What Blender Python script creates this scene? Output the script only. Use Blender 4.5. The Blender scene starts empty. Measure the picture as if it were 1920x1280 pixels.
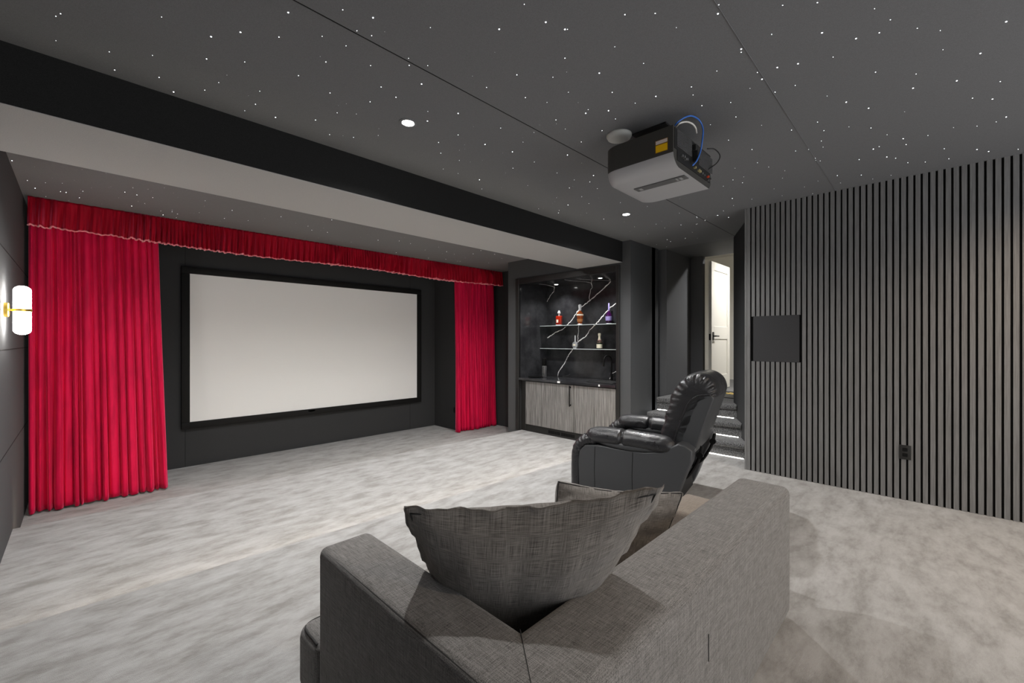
import bpy, bmesh, math, random
from mathutils import Vector, Matrix
random.seed(7)
R = math.radians
PI = math.pi
sc = bpy.context.scene
COL = sc.collection

# ------------------------------------------------------------------ camera
FPX, TH, CZ = 798.0, R(44.6), 1.29
cam = bpy.data.cameras.new('camera')
cam.sensor_width = 36.0
cam.lens = 36.0 * FPX / 1920.0
cam.clip_start = 0.02
co = bpy.data.objects.new('camera', cam)
co.location = (0, 0, CZ)
co.rotation_euler = (R(90), 0, TH - R(90))
COL.objects.link(co)
sc.camera = co

# ------------------------------------------------------------------ world and exposure
w = bpy.data.worlds.new('world')
sc.world = w
w.use_nodes = True
w.node_tree.nodes['Background'].inputs[0].default_value = (0.97, 0.98, 1.0, 1)
w.node_tree.nodes['Background'].inputs[1].default_value = 1.7
vs = sc.view_settings
vs.view_transform = 'Standard'
vs.look = 'None'
vs.gamma = 1.0
vs.use_curve_mapping = False
vs.exposure = 0.5

CEIL, BAY, MID = 2.63, -0.34, -0.17
# recessed ceiling lamps: x, y, power
DOWN = [(1.41, 2.285, 170), (4.037, 2.292, 170), (1.41, -0.95, 65), (3.75, -0.95, 110),
        (0.75, 4.15, 140), (2.55, 4.15, 140), (4.25, 4.15, 120)]  # this row: unseen lamps added behind the beam to brighten the screen bay


# ------------------------------------------------------------------ helpers
def tag(o, label=None, cat=None, group=None, kind=None):
    if label: o['label'] = label
    if cat: o['category'] = cat
    if group: o['group'] = group
    if kind: o['kind'] = kind
    return o


def link(name, me, mats, parent=None):
    o = bpy.data.objects.new(name, me)
    if not isinstance(mats, (list, tuple)): mats = [mats]
    for m in mats: me.materials.append(m)
    COL.objects.link(o)
    if parent is not None: o.parent = parent
    return o


def obj(name, bm, mats, parent=None, smooth=False, recalc=True):
    if recalc: bmesh.ops.recalc_face_normals(bm, faces=bm.faces)
    me = bpy.data.meshes.new(name)
    bm.to_mesh(me)
    bm.free()
    if smooth:
        for p in me.polygons: p.use_smooth = True
        if smooth != 'all':
            try: me.set_sharp_from_angle(angle=R(smooth if smooth is not True else 40))
            except Exception: pass
    return link(name, me, mats, parent)


def thing(name, label, cat, loc=(0, 0, 0), rz=0, group=None):
    o = bpy.data.objects.new(name, None)
    o.empty_display_size = 0.05
    COL.objects.link(o)
    o.location = loc
    o.rotation_euler = (0, 0, rz)
    return tag(o, label, cat, group)


def NB(): return bmesh.new()


def box(bm, x0, x1, y0, y1, z0, z1, bev=0, seg=2, mi=0):
    n0 = len(bm.verts)
    vs_ = [bm.verts.new((x, y, z)) for x in (x0, x1) for y in (y0, y1) for z in (z0, z1)]
    fs = []
    for q in ((0, 1, 3, 2), (4, 6, 7, 5), (0, 4, 5, 1), (2, 3, 7, 6), (0, 2, 6, 4), (1, 5, 7, 3)):
        f = bm.faces.new([vs_[i] for i in q]); f.material_index = mi; fs.append(f)
    bmesh.ops.recalc_face_normals(bm, faces=fs)
    if bev:
        es = list({e for f in fs for e in f.edges})
        r = bmesh.ops.bevel(bm, geom=es, offset=bev, segments=seg, profile=0.5, affect='EDGES')
        for f in r['faces']: f.material_index = mi
    return fs


def prism(bm, pts, z0, z1, bev=0, seg=2, skip=None, mi=0):
    a = [bm.verts.new((p[0], p[1], z0)) for p in pts]
    b = [bm.verts.new((p[0], p[1], z1)) for p in pts]
    n = len(pts)
    fs = [bm.faces.new(a[::-1]), bm.faces.new(b)]
    for i in range(n):
        j = (i + 1) % n
        fs.append(bm.faces.new((a[i], a[j], b[j], b[i])))
    for f in fs: f.material_index = mi
    bmesh.ops.recalc_face_normals(bm, faces=fs)
    if bev:
        es = []
        for f in fs:
            for e in f.edges:
                if e in es: continue
                if skip and skip(e.verts[0].co, e.verts[1].co): continue
                es.append(e)
        bmesh.ops.bevel(bm, geom=es, offset=bev, segments=seg, profile=0.5, affect='EDGES')


def lathe(bm, prof, c=(0, 0, 0), seg=24, ax='z', sx=1, sy=1, mi=0):
    rings = []
    for r, h in prof:
        ring = []
        for i in range(seg):
            a = 2 * PI * i / seg
            p = (r * math.cos(a) * sx, r * math.sin(a) * sy, h)
            if ax == 'x': p = (p[2], p[0], p[1])
            if ax == 'y': p = (p[0], p[2], p[1])
            ring.append(bm.verts.new((c[0] + p[0], c[1] + p[1], c[2] + p[2])))
        rings.append(ring)
    for a, b in zip(rings, rings[1:]):
        for i in range(seg):
            j = (i + 1) % seg
            f = bm.faces.new((a[i], a[j], b[j], b[i])); f.material_index = mi
    for k in (0, -1):
        if prof[k][0] > 1e-5:
            f = bm.faces.new(rings[k]); f.material_index = mi


def catmull(pts, n=8):
    P = [Vector(p) for p in pts]
    P = [P[0] * 2 - P[1]] + P + [P[-1] * 2 - P[-2]]
    out = []
    for i in range(1, len(P) - 2):
        for k in range(n):
            t = k / n
            a, b, c, d = P[i - 1], P[i], P[i + 1], P[i + 2]
            out.append(0.5 * ((2 * b) + (c - a) * t + (2 * a - 5 * b + 4 * c - d) * t * t + (3 * b - a - 3 * c + d) * t ** 3))
    out.append(P[-2])
    return out


def tube(bm, pts, r, seg=8, smooth_n=0, mi=0, closed=False):
    P = catmull(pts, smooth_n) if smooth_n else [Vector(p) for p in pts]
    n = len(P)
    up = Vector((0, 0, 1))
    rings = []
    prev = None
    for i, p in enumerate(P):
        if closed:
            t = (P[(i + 1) % n] - P[i - 1])
        else:
            t = (P[min(i + 1, n - 1)] - P[max(i - 1, 0)])
        if t.length < 1e-9: t = Vector((0, 0, 1))
        t.normalize()
        if prev is None:
            u = t.cross(up)
            if u.length < 1e-3: u = t.cross(Vector((1, 0, 0)))
        else:
            u = prev - t * prev.dot(t)
        u.normalize(); prev = u
        v = t.cross(u)
        rr = r[i] if isinstance(r, (list, tuple)) else r
        rings.append([bm.verts.new(p + (u * math.cos(2 * PI * k / seg) + v * math.sin(2 * PI * k / seg)) * rr) for k in range(seg)])
    pairs = list(zip(rings, rings[1:]))
    if closed: pairs.append((rings[-1], rings[0]))
    for a, b in pairs:
        for k in range(seg):
            j = (k + 1) % seg
            f = bm.faces.new((a[k], a[j], b[j], b[k])); f.material_index = mi
    if not closed:
        for q in (rings[0], rings[-1]):
            f = bm.faces.new(q); f.material_index = mi


# ------------------------------------------------------------------ materials
def mat(name, col, rough=0.6, metal=0.0, spec=0.5, sheen=0, coat=0, emit=None, estr=0, trans=0, ior=1.45, alpha=1):
    m = bpy.data.materials.new(name)
    m.use_nodes = True
    b = m.node_tree.nodes['Principled BSDF']
    b.inputs['Base Color'].default_value = (*col, 1)
    b.inputs['Roughness'].default_value = rough
    b.inputs['Metallic'].default_value = metal
    b.inputs['Specular IOR Level'].default_value = spec
    b.inputs['Sheen Weight'].default_value = sheen
    b.inputs['Coat Weight'].default_value = coat
    b.inputs['Transmission Weight'].default_value = trans
    b.inputs['IOR'].default_value = ior
    b.inputs['Alpha'].default_value = alpha
    if emit:
        b.inputs['Emission Color'].default_value = (*emit, 1)
        b.inputs['Emission Strength'].default_value = estr
    return m


def nd(m, t, **kw):
    n = m.node_tree.nodes.new(t)
    for k, v in kw.items():
        if k in n.inputs.keys(): n.inputs[k].default_value = v
        else: setattr(n, k, v)
    return n


def lk(m, a, b): m.node_tree.links.new(a, b)


def noise(m, scale=(1, 1, 1), s=5.0, detail=3.0, rough=0.5):
    tc = nd(m, 'ShaderNodeTexCoord')
    mp = nd(m, 'ShaderNodeMapping')
    mp.inputs['Scale'].default_value = scale
    lk(m, tc.outputs['Object'], mp.inputs['Vector'])
    n = nd(m, 'ShaderNodeTexNoise')
    n.inputs['Scale'].default_value = s
    n.inputs['Detail'].default_value = detail
    n.inputs['Roughness'].default_value = rough
    lk(m, mp.outputs[0], n.inputs['Vector'])
    return n.outputs['Fac']


def ramp(m, fac, stops):
    r = nd(m, 'ShaderNodeValToRGB')
    e = r.color_ramp.elements
    while len(e) < len(stops): e.new(0.5)
    for i, (p, c) in enumerate(stops):
        e[i].position = p
        e[i].color = (*c, 1) if len(c) == 3 else c
    lk(m, fac, r.inputs[0])
    return r.outputs[0]


def mathn(m, op, a, b):
    n = nd(m, 'ShaderNodeMath', operation=op)
    for i, v in enumerate((a, b)):
        if isinstance(v, (int, float)): n.inputs[i].default_value = v
        else: lk(m, v, n.inputs[i])
    return n.outputs[0]


def bump(m, h, strength=0.3, dist=0.01):
    b = nd(m, 'ShaderNodeBump')
    b.inputs['Strength'].default_value = strength
    b.inputs['Distance'].default_value = dist
    lk(m, h, b.inputs['Height'])
    lk(m, b.outputs[0], m.node_tree.nodes['Principled BSDF'].inputs['Normal'])


def setcol(m, c): lk(m, c, m.node_tree.nodes['Principled BSDF'].inputs['Base Color'])


def sc3(c, k): return tuple(x * k for x in c)


def fabric(name, c, var=0.18, rough=0.9, s=350, bs=0.25):
    m = mat(name, c, rough, spec=0.25)
    f = noise(m, (1, 1, 1), s, 2)
    setcol(m, ramp(m, f, [(0.3, sc3(c, 1 - var)), (0.7, sc3(c, 1 + var))]))
    bump(m, f, bs, 0.002)
    return m


M_wall = fabric('charcoal_wall_cloth', (0.040, 0.041, 0.043))
M_lobby = fabric('grey_wall_paint', (0.13, 0.132, 0.137), 0.08, 0.7)
M_bar = fabric('bar_wall_paint', (0.075, 0.077, 0.08), 0.1, 0.75)
M_ceil = fabric('charcoal_ceiling_cloth', (0.19, 0.192, 0.198), 0.12, 0.92)
M_beam = fabric('black_beam_cloth', (0.018, 0.018, 0.018), 0.2)
M_soffit = fabric('soffit_paint_bounce_lit', (0.42, 0.42, 0.42), 0.08, 0.85, 260, 0.3)  # grey paint, its colour lightened to carry light bounced off the carpet
M_black = mat('matte_black', (0.010, 0.010, 0.010), 0.55)
M_seam = mat('seam_black', (0.004, 0.004, 0.004), 0.9)
M_metal_blk = mat('black_metal', (0.012, 0.012, 0.012), 0.35, 0.6)
M_trim = mat('dark_bronze_trim', (0.035, 0.034, 0.033), 0.35, 0.5)
M_white = mat('white_paint', (0.80, 0.77, 0.70), 0.5)
M_jamb = mat('door_jamb_paint', (0.72, 0.69, 0.62), 0.55)
M_chrome = mat('chrome', (0.75, 0.75, 0.75), 0.18, 1.0)
M_brass = mat('brass', (0.80, 0.52, 0.10), 0.28, 1.0)
M_frame = mat('screen_frame_velvet', (0.006, 0.006, 0.006), 0.7, spec=0.3)
M_screen = mat('screen_fabric', (0.88, 0.885, 0.885), 0.8, spec=0.1)
M_plastic = mat('dark_plastic', (0.022, 0.022, 0.021), 0.4)


def m_carpet():
    m = mat('light_carpet', (0.5, 0.5, 0.49), 0.95, spec=0.1, sheen=0.3)
    a = noise(m, (0.8, 1.9, 1), 5.0, 8, 0.72)
    b = noise(m, (1, 1, 1), 420, 2)
    c = noise(m, (1, 1, 1), 0.6, 2)
    base = ramp(m, a, [(0.36, (0.22, 0.212, 0.20)), (0.48, (0.31, 0.304, 0.295)), (0.62, (0.39, 0.386, 0.382))])
    mx = nd(m, 'ShaderNodeMix', data_type='RGBA', blend_type='MULTIPLY')
    mx.inputs[0].default_value = 1.0
    lk(m, base, mx.inputs[6])
    lk(m, ramp(m, b, [(0.3, (0.84, 0.83, 0.82)), (0.65, (1.05, 1.05, 1.05))]), mx.inputs[7])
    setcol(m, mx.outputs[2])
    h = mathn(m, 'ADD', mathn(m, 'MULTIPLY', a, 3.0), b)
    bump(m, h, 0.5, 0.006)
    return m


M_carpet = m_carpet()


def m_stair():
    m = mat('charcoal_stair_carpet', (0.05, 0.05, 0.05), 0.95, sheen=0.3)
    b = noise(m, (1, 1, 1), 90, 3)
    setcol(m, ramp(m, b, [(0.35, (0.05, 0.05, 0.05)), (0.65, (0.22, 0.22, 0.22))]))
    bump(m, b, 0.5, 0.006)
    return m


M_stair = m_stair()


def m_linen(name, dark, light, warm=None):
    m = mat(name, dark, 0.92, spec=0.2, sheen=0.15)
    n1 = noise(m, (2.0, 58, 58), 10, 3)
    n2 = noise(m, (58, 2.0, 58), 10, 3)
    n3 = noise(m, (58, 58, 2.0), 10, 3)
    s = mathn(m, 'ADD', mathn(m, 'ADD', n1, n2), n3)
    s = mathn(m, 'DIVIDE', s, 3.0)
    fine = noise(m, (1, 1, 1), 420, 1)
    f = mathn(m, 'ADD', mathn(m, 'MULTIPLY', s, 0.85), mathn(m, 'MULTIPLY', fine, 0.15))
    setcol(m, ramp(m, f, [(0.40, dark), (0.60, light)]))
    bump(m, f, 0.55, 0.004)
    return m


M_sofa = m_linen('charcoal_linen', (0.062, 0.059, 0.055), (0.275, 0.263, 0.252))
M_pillow_ = m_linen('charcoal_pillow_linen', (0.048, 0.044, 0.040), (0.26, 0.24, 0.22))
M_taupe = m_linen('taupe_linen', (0.16, 0.13, 0.11), (0.30, 0.26, 0.22))
M_pipe = mat('charcoal_piping', (0.03, 0.029, 0.028), 0.9)


def m_linen_uv(name, dark, light):
    m = mat(name, dark, 0.92, spec=0.2, sheen=0.15)
    uv = nd(m, 'ShaderNodeUVMap')
    outs = []
    for sc_, det in (((5.0, 190, 1), 4), ((190, 5.0, 1), 4)):
        mp = nd(m, 'ShaderNodeMapping'); mp.inputs['Scale'].default_value = sc_
        lk(m, uv.outputs[0], mp.inputs[0])
        n = nd(m, 'ShaderNodeTexNoise'); n.inputs['Scale'].default_value = 4; n.inputs['Detail'].default_value = det
        lk(m, mp.outputs[0], n.inputs['Vector'])
        outs.append(n.outputs['Fac'])
    f = mathn(m, 'DIVIDE', mathn(m, 'ADD', outs[0], outs[1]), 2.0)
    setcol(m, ramp(m, f, [(0.38, dark), (0.60, light)]))
    bump(m, f, 0.5, 0.003)
    return m


def m_velvet(name, c):
    m = mat(name, c, 0.65, spec=0.2, sheen=1.0)
    b = m.node_tree.nodes['Principled BSDF']
    b.inputs['Sheen Tint'].default_value = (1.0, 0.10, 0.22, 1)
    b.inputs['Sheen Roughness'].default_value = 0.35
    n = noise(m, (6, 6, 0.7), 3, 4, 0.6)
    setcol(m, ramp(m, n, [(0.35, sc3(c, 0.78)), (0.62, sc3(c, 1.12))]))
    bump(m, noise(m, (1, 1, 1), 300, 2), 0.15, 0.002)
    return m


M_pillow = m_linen_uv('pillow_linen', (0.075, 0.069, 0.063), (0.27, 0.25, 0.23))
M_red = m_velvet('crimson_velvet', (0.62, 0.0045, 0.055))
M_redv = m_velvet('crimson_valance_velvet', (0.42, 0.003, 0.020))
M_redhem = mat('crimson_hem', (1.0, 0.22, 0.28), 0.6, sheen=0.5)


def m_slat():
    m = mat('charcoal_oak_slat', (0.07, 0.07, 0.07), 0.42, spec=0.5)
    n = noise(m, (40, 40, 1.0), 6, 4, 0.6)
    setcol(m, ramp(m, n, [(0.35, (0.150, 0.149, 0.147)), (0.65, (0.225, 0.224, 0.222))]))
    bump(m, n, 0.15, 0.002)
    return m


M_slat = m_slat()


def m_wood():
    m = mat('grey_striped_veneer', (0.2, 0.19, 0.18), 0.45)
    n = noise(m, (45, 45, 0.55), 4, 5, 0.7)
    setcol(m, ramp(m, n, [(0.38, (0.07, 0.067, 0.064)), (0.5, (0.19, 0.182, 0.173)), (0.64, (0.36, 0.348, 0.335))]))
    return m


M_wood = m_wood()


def m_marble():
    m = mat('black_marble', (0.012, 0.012, 0.013), 0.13, spec=0.5)
    n = noise(m, (1, 1, 1), 2.2, 6, 0.65)
    setcol(m, ramp(m, n, [(0.40, (0.018, 0.018, 0.020)), (0.7, (0.050, 0.051, 0.054))]))
    return m


M_marble = m_marble()
M_vein = mat('white_marble_vein', (0.85, 0.85, 0.84), 0.25)


def m_leather():
    m = mat('black_leather', (0.015, 0.015, 0.017), 0.30, spec=0.7)
    n = noise(m, (1, 1, 1), 260, 3)
    n2 = noise(m, (1, 1, 1), 9, 4, 0.6)
    h = mathn(m, 'ADD', mathn(m, 'MULTIPLY', n, 0.25), mathn(m, 'MULTIPLY', n2, 2.5))
    bump(m, h, 0.55, 0.008)
    r = ramp(m, n2, [(0.3, (0.24, 0.24, 0.24)), (0.7, (0.44, 0.44, 0.44))])
    lk(m, r, m.node_tree.nodes['Principled BSDF'].inputs['Roughness'])
    return m


M_leather = m_leather()
M_leather_side = mat('black_leather_side', (0.048, 0.050, 0.053), 0.48, spec=0.5)
bump(M_leather_side, noise(M_leather_side, (1, 1, 1), 200, 3), 0.15, 0.002)
M_glow = mat('lamp_lens', (1, 1, 1), 0.5, emit=(1.0, 0.98, 0.95), estr=25)
M_opal = mat('opal_glass_lit', (1, 1, 1), 0.4, emit=(1.0, 0.97, 0.92), estr=30)
M_star = mat('star_point', (1, 1, 1), 0.5, emit=(0.92, 0.96, 1.0), estr=5)
M_stard = mat('star_point_dim', (0.8, 0.8, 0.8), 0.5, emit=(0.95, 0.96, 1.0), estr=0.9)
M_led = mat('warm_led', (1, 0.9, 0.75), 0.5, emit=(1.0, 0.86, 0.66), estr=40)
M_led2 = mat('warm_led_dim', (1, 0.9, 0.75), 0.5, emit=(1.0, 0.86, 0.66), estr=22)
M_ledc = mat('white_led', (1, 1, 1), 0.5, emit=(1.0, 0.95, 0.85), estr=25)
M_glass = mat('shelf_glass', (0.85, 0.92, 0.90), 0.02, trans=1.0)
M_glass_edge = mat('polished_glass_edge', (0.55, 0.60, 0.60), 0.2)


# ------------------------------------------------------------------ the setting
def struct(name, bm, mats, parent=None, smooth=False):
    o = obj(name, bm, mats, parent, smooth)
    o['kind'] = 'structure'
    return o


YB = -2.6
XW = 4.71
T2a, T2b = (-0.37, 2.965), (5.13, 2.725)     # edge of the upper tier
T1a, T1b = (-0.37, 5.10), (5.13, 4.83)       # edge of the middle tier
# floor, all three carpeted tiers
bm = NB()
box(bm, -0.5, 5.9, 2.0, 7.0, BAY - 0.1, BAY)
prism(bm, [(-0.42, 2.2), (5.11, 2.2), T1b, (-0.42, T1a[1])], BAY, MID)
prism(bm, [(-0.42, YB), (5.13, YB), T2b, (-0.42, T2a[1])], BAY, 0.0)
struct('floor', bm, M_carpet)

bm = NB()
box(bm, -0.47, -0.37, YB, 7.0, BAY - 0.1, CEIL + 0.1)
for z in (1.931, 1.232, 0.50):
    box(bm, -0.3715, -0.3685, YB, 6.9, z - 0.003, z + 0.003, mi=1)
struct('wall_left', bm, [fabric('left_wall_cloth', (0.085, 0.087, 0.09)), M_seam])
bm = NB()
box(bm, -0.47, 4.86, 6.9, 7.0, BAY - 0.1, CEIL + 0.1)
for x in (0.955, 4.3):
    box(bm, x - 0.002, x + 0.002, 6.8985, 6.902, BAY, CEIL, mi=1)
box(bm, 4.85, 5.8, 6.19, 7.0, BAY - 0.1, CEIL + 0.1)
box(bm, 5.72, 5.8, 5.0, 6.3, BAY - 0.1, CEIL + 0.1)
struct('wall_screen', bm, [M_wall, M_seam])

# slatted wall on the right
bm = NB()
box(bm, XW + 0.014, XW + 0.10, YB, 1.335, 0.0, CEIL + 0.1)
wr = struct('wall_right', bm, M_seam)
bm = NB()
y = 1.325
P0, P1 = (0.881, 1.266), (1.094, 1.540)
box(bm, XW, XW + 0.1, 1.327, 1.345, 0, CEIL)
while y > YB:
    y0 = y - 0.029
    if y0 > P0[0] - 0.02 and y < P0[1] + 0.03:
        box(bm, XW, XW + 0.016, y0, y, 0.0, P1[0])
        box(bm, XW, XW + 0.016, y0, y, P1[1], CEIL)
    else:
        box(bm, XW, XW + 0.016, y0, y, 0.0, CEIL)
    y -= 0.0425
struct('slat_panel', bm, M_slat, wr)

# ceiling
bm = NB()
box(bm, -0.47, 5.95, YB, 7.0, CEIL, CEIL + 0.1)
box(bm, -0.37, 5.9, 1.781, 1.786, CEIL - 0.0012, CEIL + 0.01, mi=1)
box(bm, -0.37, 4.71, 0.607, 0.609, CEIL - 0.0025, CEIL + 0.01, mi=0)
struct('ceiling', bm, [M_ceil, M_seam])
bm = NB()
box(bm, 5.95, 6.97, 1.2, 3.3, CEIL, CEIL + 0.1)
struct('ceiling_stair', bm, M_lobby)
bm = NB()
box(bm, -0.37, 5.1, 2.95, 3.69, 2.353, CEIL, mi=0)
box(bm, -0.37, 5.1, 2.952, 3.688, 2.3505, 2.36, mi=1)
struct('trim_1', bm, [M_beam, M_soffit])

# bar wall with its niche
NX0, NX1, NY0, NY1, NZ1 = 5.10, 5.81, 3.03, 4.85, 2.235
bm = NB()
box(bm, NX0, 5.9, NY1 + 0.012, 5.12, BAY - 0.1, CEIL + 0.1)
box(bm, NX0, 5.9, 2.83, NY0 - 0.012, BAY - 0.1, CEIL + 0.1)
box(bm, NX1 + 0.012, 5.9, NY0 - 0.012, NY1 + 0.012, BAY - 0.1, CEIL + 0.1)
box(bm, NX0, 5.9, NY0 - 0.012, NY1 + 0.012, NZ1 + 0.012, CEIL + 0.1)
box(bm, 5.7, 5.8, 2.83, 3.3, BAY, CEIL)
struct('wall_bar', bm, M_bar)
# frame round the niche
bm = NB()
box(bm, 5.075, 5.115, 4.85, 4.925, MID, 2.325, 0.003, 1)
box(bm, 5.075, 5.115, 2.985, 3.035, MID, 2.325, 0.003, 1)
box(bm, 5.075, 5.115, 3.035, 4.85, 2.235, 2.325, 0.003, 1)
struct('trim_2', bm, M_trim)

# stair lobby walls
bm = NB()
box(bm, 6.0, 6.87, 2.75, 3.3, 0.0, CEIL + 0.05)
box(bm, 6.87, 6.95, 2.56, 3.3, 0.0, CEIL + 0.45)
struct('wall_stair_left', bm, M_lobby)
bm = NB()
box(bm, 5.8, 6.0, 3.2, 3.3, 0.0, CEIL + 0.05)
struct('wall_stair_recess', bm, M_seam)
bm = NB()
prism(bm, [(4.83, 1.30), (5.22, 1.485), (5.90, 1.815), (6.9, 1.815), (6.9, 1.7), (5.95, 1.7), (4.83, 1.17)], 0.0, CEIL + 0.05)
struct('wall_stair_right', bm, M_wall)
# hallway beyond the stairs
bm = NB()
box(bm, 9.4, 9.5, -0.5, 5.0, 0.5, 3.1)
box(bm, 6.97, 9.5, 4.9, 5.0, 0.5, 3.1)
box(bm, 6.97, 9.5, -0.5, -0.4, 0.5, 3.1)
box(bm, 6.95, 6.98, 3.3, 5.0, 0.5, 3.1)
box(bm, 6.90, 6.98, -0.5, 1.70, 0.5, 3.1)
struct('wall_hall', bm, M_white)
bm = NB()
box(bm, 6.97, 9.5, -0.5, 5.0, 3.05, 3.1)
box(bm, 6.95, 6.98, 1.7, 3.3, CEIL, 3.1)
struct('ceiling_hall', bm, M_white)
bm = NB()
box(bm, 6.88, 9.5, -0.5, 5.0, 0.40, 0.508)
struct('floor_hall', bm, M_stair)

# ------------------------------------------------------------------ staircase
st = thing('staircase', 'dark carpeted stairs with lit nosings rising behind the armchair to the white door', 'stairs', (5.11, 2.1, 0))
for i in range(3):
    x0 = 0.28 * i
    bm = NB()
    top = 0.17 * (i + 1)
    x1 = (0.28 * (i + 1) + 0.03) if i < 2 else 1.77
    y1 = 0.64
    def wy(xx):
        X = xx + 5.11
        if X < 5.22: return 1.30 + (X - 4.83) * 0.4744 + 0.004 - 2.1
        return min(1.485 + (X - 5.22) * 0.4853, 1.815) + 0.004 - 2.1
    if i == 2: x1 = 1.755
    brk = [x for x in (0.11, 0.79) if x0 < x < x1]
    low = lambda xs: [(x, wy(x)) for x in [xs] + brk + [x1]]
    y0 = wy(x0 + 0.05)
    prism(bm, low(x0) + [(x1, y1), (x0, y1)], top - 0.17, top - 0.055)
    prism(bm, low(x0 - 0.025) + [(x1, y1), (x0 - 0.025, y1)], top - 0.062, top, 0.022, 3, lambda a, b: not (abs(a.x - (x0 - 0.025)) < 1e-4 and abs(b.x - (x0 - 0.025)) < 1e-4))
    s = obj('step' if i < 2 else 'landing', bm, M_stair, st, True)
    if i == 2: s['label'] = 'top landing'
    bm = NB()
    box(bm, x0 - 0.002, x0 + 0.001, y0 + 0.01, y1 - 0.01, top - 0.169, top - 0.165)
    obj('led_strip', bm, M_ledc, s)

# led strips under the tier nosings
for (a, b, zt, nm) in ((T2a, T2b, 0.0, 'warm light strip under the edge of the upper carpet tier'),
                       (T1a, T1b, MID, 'warm light strip along the lower carpet tier before the curtains')):
    bm = NB()
    a2, b2 = Vector((a[0] + 0.05, a[1], 0)), Vector((4.8, a[1] + (b[1] - a[1]) * (4.8 - a[0]) / (b[0] - a[0]), 0))
    prism(bm, [(a2.x, a2.y + 0.001), (b2.x, b2.y + 0.001), (b2.x, b2.y + 0.009), (a2.x, a2.y + 0.009)], zt - 0.060, zt - 0.050)
    tag(obj('led_strip', bm, M_led if zt == 0.0 else M_led2), nm, 'light strip')

# ------------------------------------------------------------------ white panelled door
LZ = 0.51
dr = thing('panel_door', 'open white two-panel door with black lever handle beyond the stairs', 'door', (6.93, 2.46, LZ))
bm = NB()
W_, H_ = 0.84, 2.04
box(bm, 0, W_, 0, 0.035, 0.012, H_)
for (x0, x1, z0, z1) in ((0, 0.12, 0.012, H_), (W_ - 0.12, W_, 0.012, H_), (0.12, W_ - 0.12, 0.012, 0.24),
                         (0.12, W_ - 0.12, 0.82, 1.02), (0.12, W_ - 0.12, H_ - 0.13, H_)):
    box(bm, x0, x1, -0.010, 0.0, z0, z1, 0.002, 1)
obj('door_panel', bm, M_white, dr)
bm = NB()
box(bm, 0.03, 0.085, -0.020, -0.010, 0.80, 0.93, 0.002, 1)
tube(bm, [(0.058, -0.018, 0.865), (0.058, -0.055, 0.865)], 0.010)
box(bm, 0.05, 0.19, -0.062, -0.050, 0.855, 0.875, 0.003, 1)
tag(obj('handle', bm, M_metal_blk, dr), 'black lever handle')
bm = NB()
box(bm, -0.004, 0.0, 0.004, 0.030, 0.80, 0.90, 0.001, 1)
obj('latch_plate', bm, M_metal_blk, dr)
# rug with gold pattern on the landing
rg = thing('door_mat', 'black door mat with gold pattern at the top of the stairs', 'mat', (6.66, 2.12, LZ))
bm = NB()
box(bm, -0.42, 0.40, -0.36, 0.24, 0.0, 0.010, 0.003, 1)
obj('mat_body', bm, M_black, rg)
bm = NB()
for k in range(6):
    a = -0.16 + k * 0.06
    box(bm, 0.00 + 0.02 * (k % 2), 0.20 - 0.03 * (k % 3), a - 0.02, a + 0.018, 0.0098, 0.0125)
tag(obj('gold_pattern', bm, mat('gold_print', (0.75, 0.50, 0.10), 0.5), rg), 'gold pattern')

# ------------------------------------------------------------------ projection screen
ps = thing('projection_screen', 'large white projection screen in a thick black frame on the front wall', 'projection screen', (2.71, 6.9, 0.16))
bm = NB()
X0, X1, Z0, Z1 = -1.80, 1.806, -0.005, 2.10
fw = 0.088
for (x0, x1, z0, z1) in ((X0, X1, Z1 - fw, Z1), (X0, X1, Z0, Z0 + fw), (X0, X0 + fw, Z0 + fw, Z1 - fw), (X1 - fw, X1, Z0 + fw, Z1 - fw)):
    box(bm, x0, x1, -0.05, 0.0, z0, z1, 0.006, 2)
obj('frame', bm, M_frame, ps, True)
bm = NB()
box(bm, X0 + fw - 0.01, X1 - fw + 0.01, -0.030, -0.012, Z0 + fw - 0.01, Z1 - fw + 0.01)
obj('screen_surface', bm, M_screen, ps)
bm = NB()
prism(bm, [(-0.055, 0), (-0.02, -0.012), (0.02, -0.012), (0.055, 0), (0.045, 0.012), (-0.045, 0.012)], -0.004, 0.0)
bmesh.ops.rotate(bm, verts=bm.verts, cent=(0, 0, 0), matrix=Matrix.Rotation(R(90), 3, 'X'))
bmesh.ops.translate(bm, verts=bm.verts, vec=(-0.19, -0.050, 0.055))
tag(obj('badge', bm, M_chrome, ps), 'small silver badge')


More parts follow.
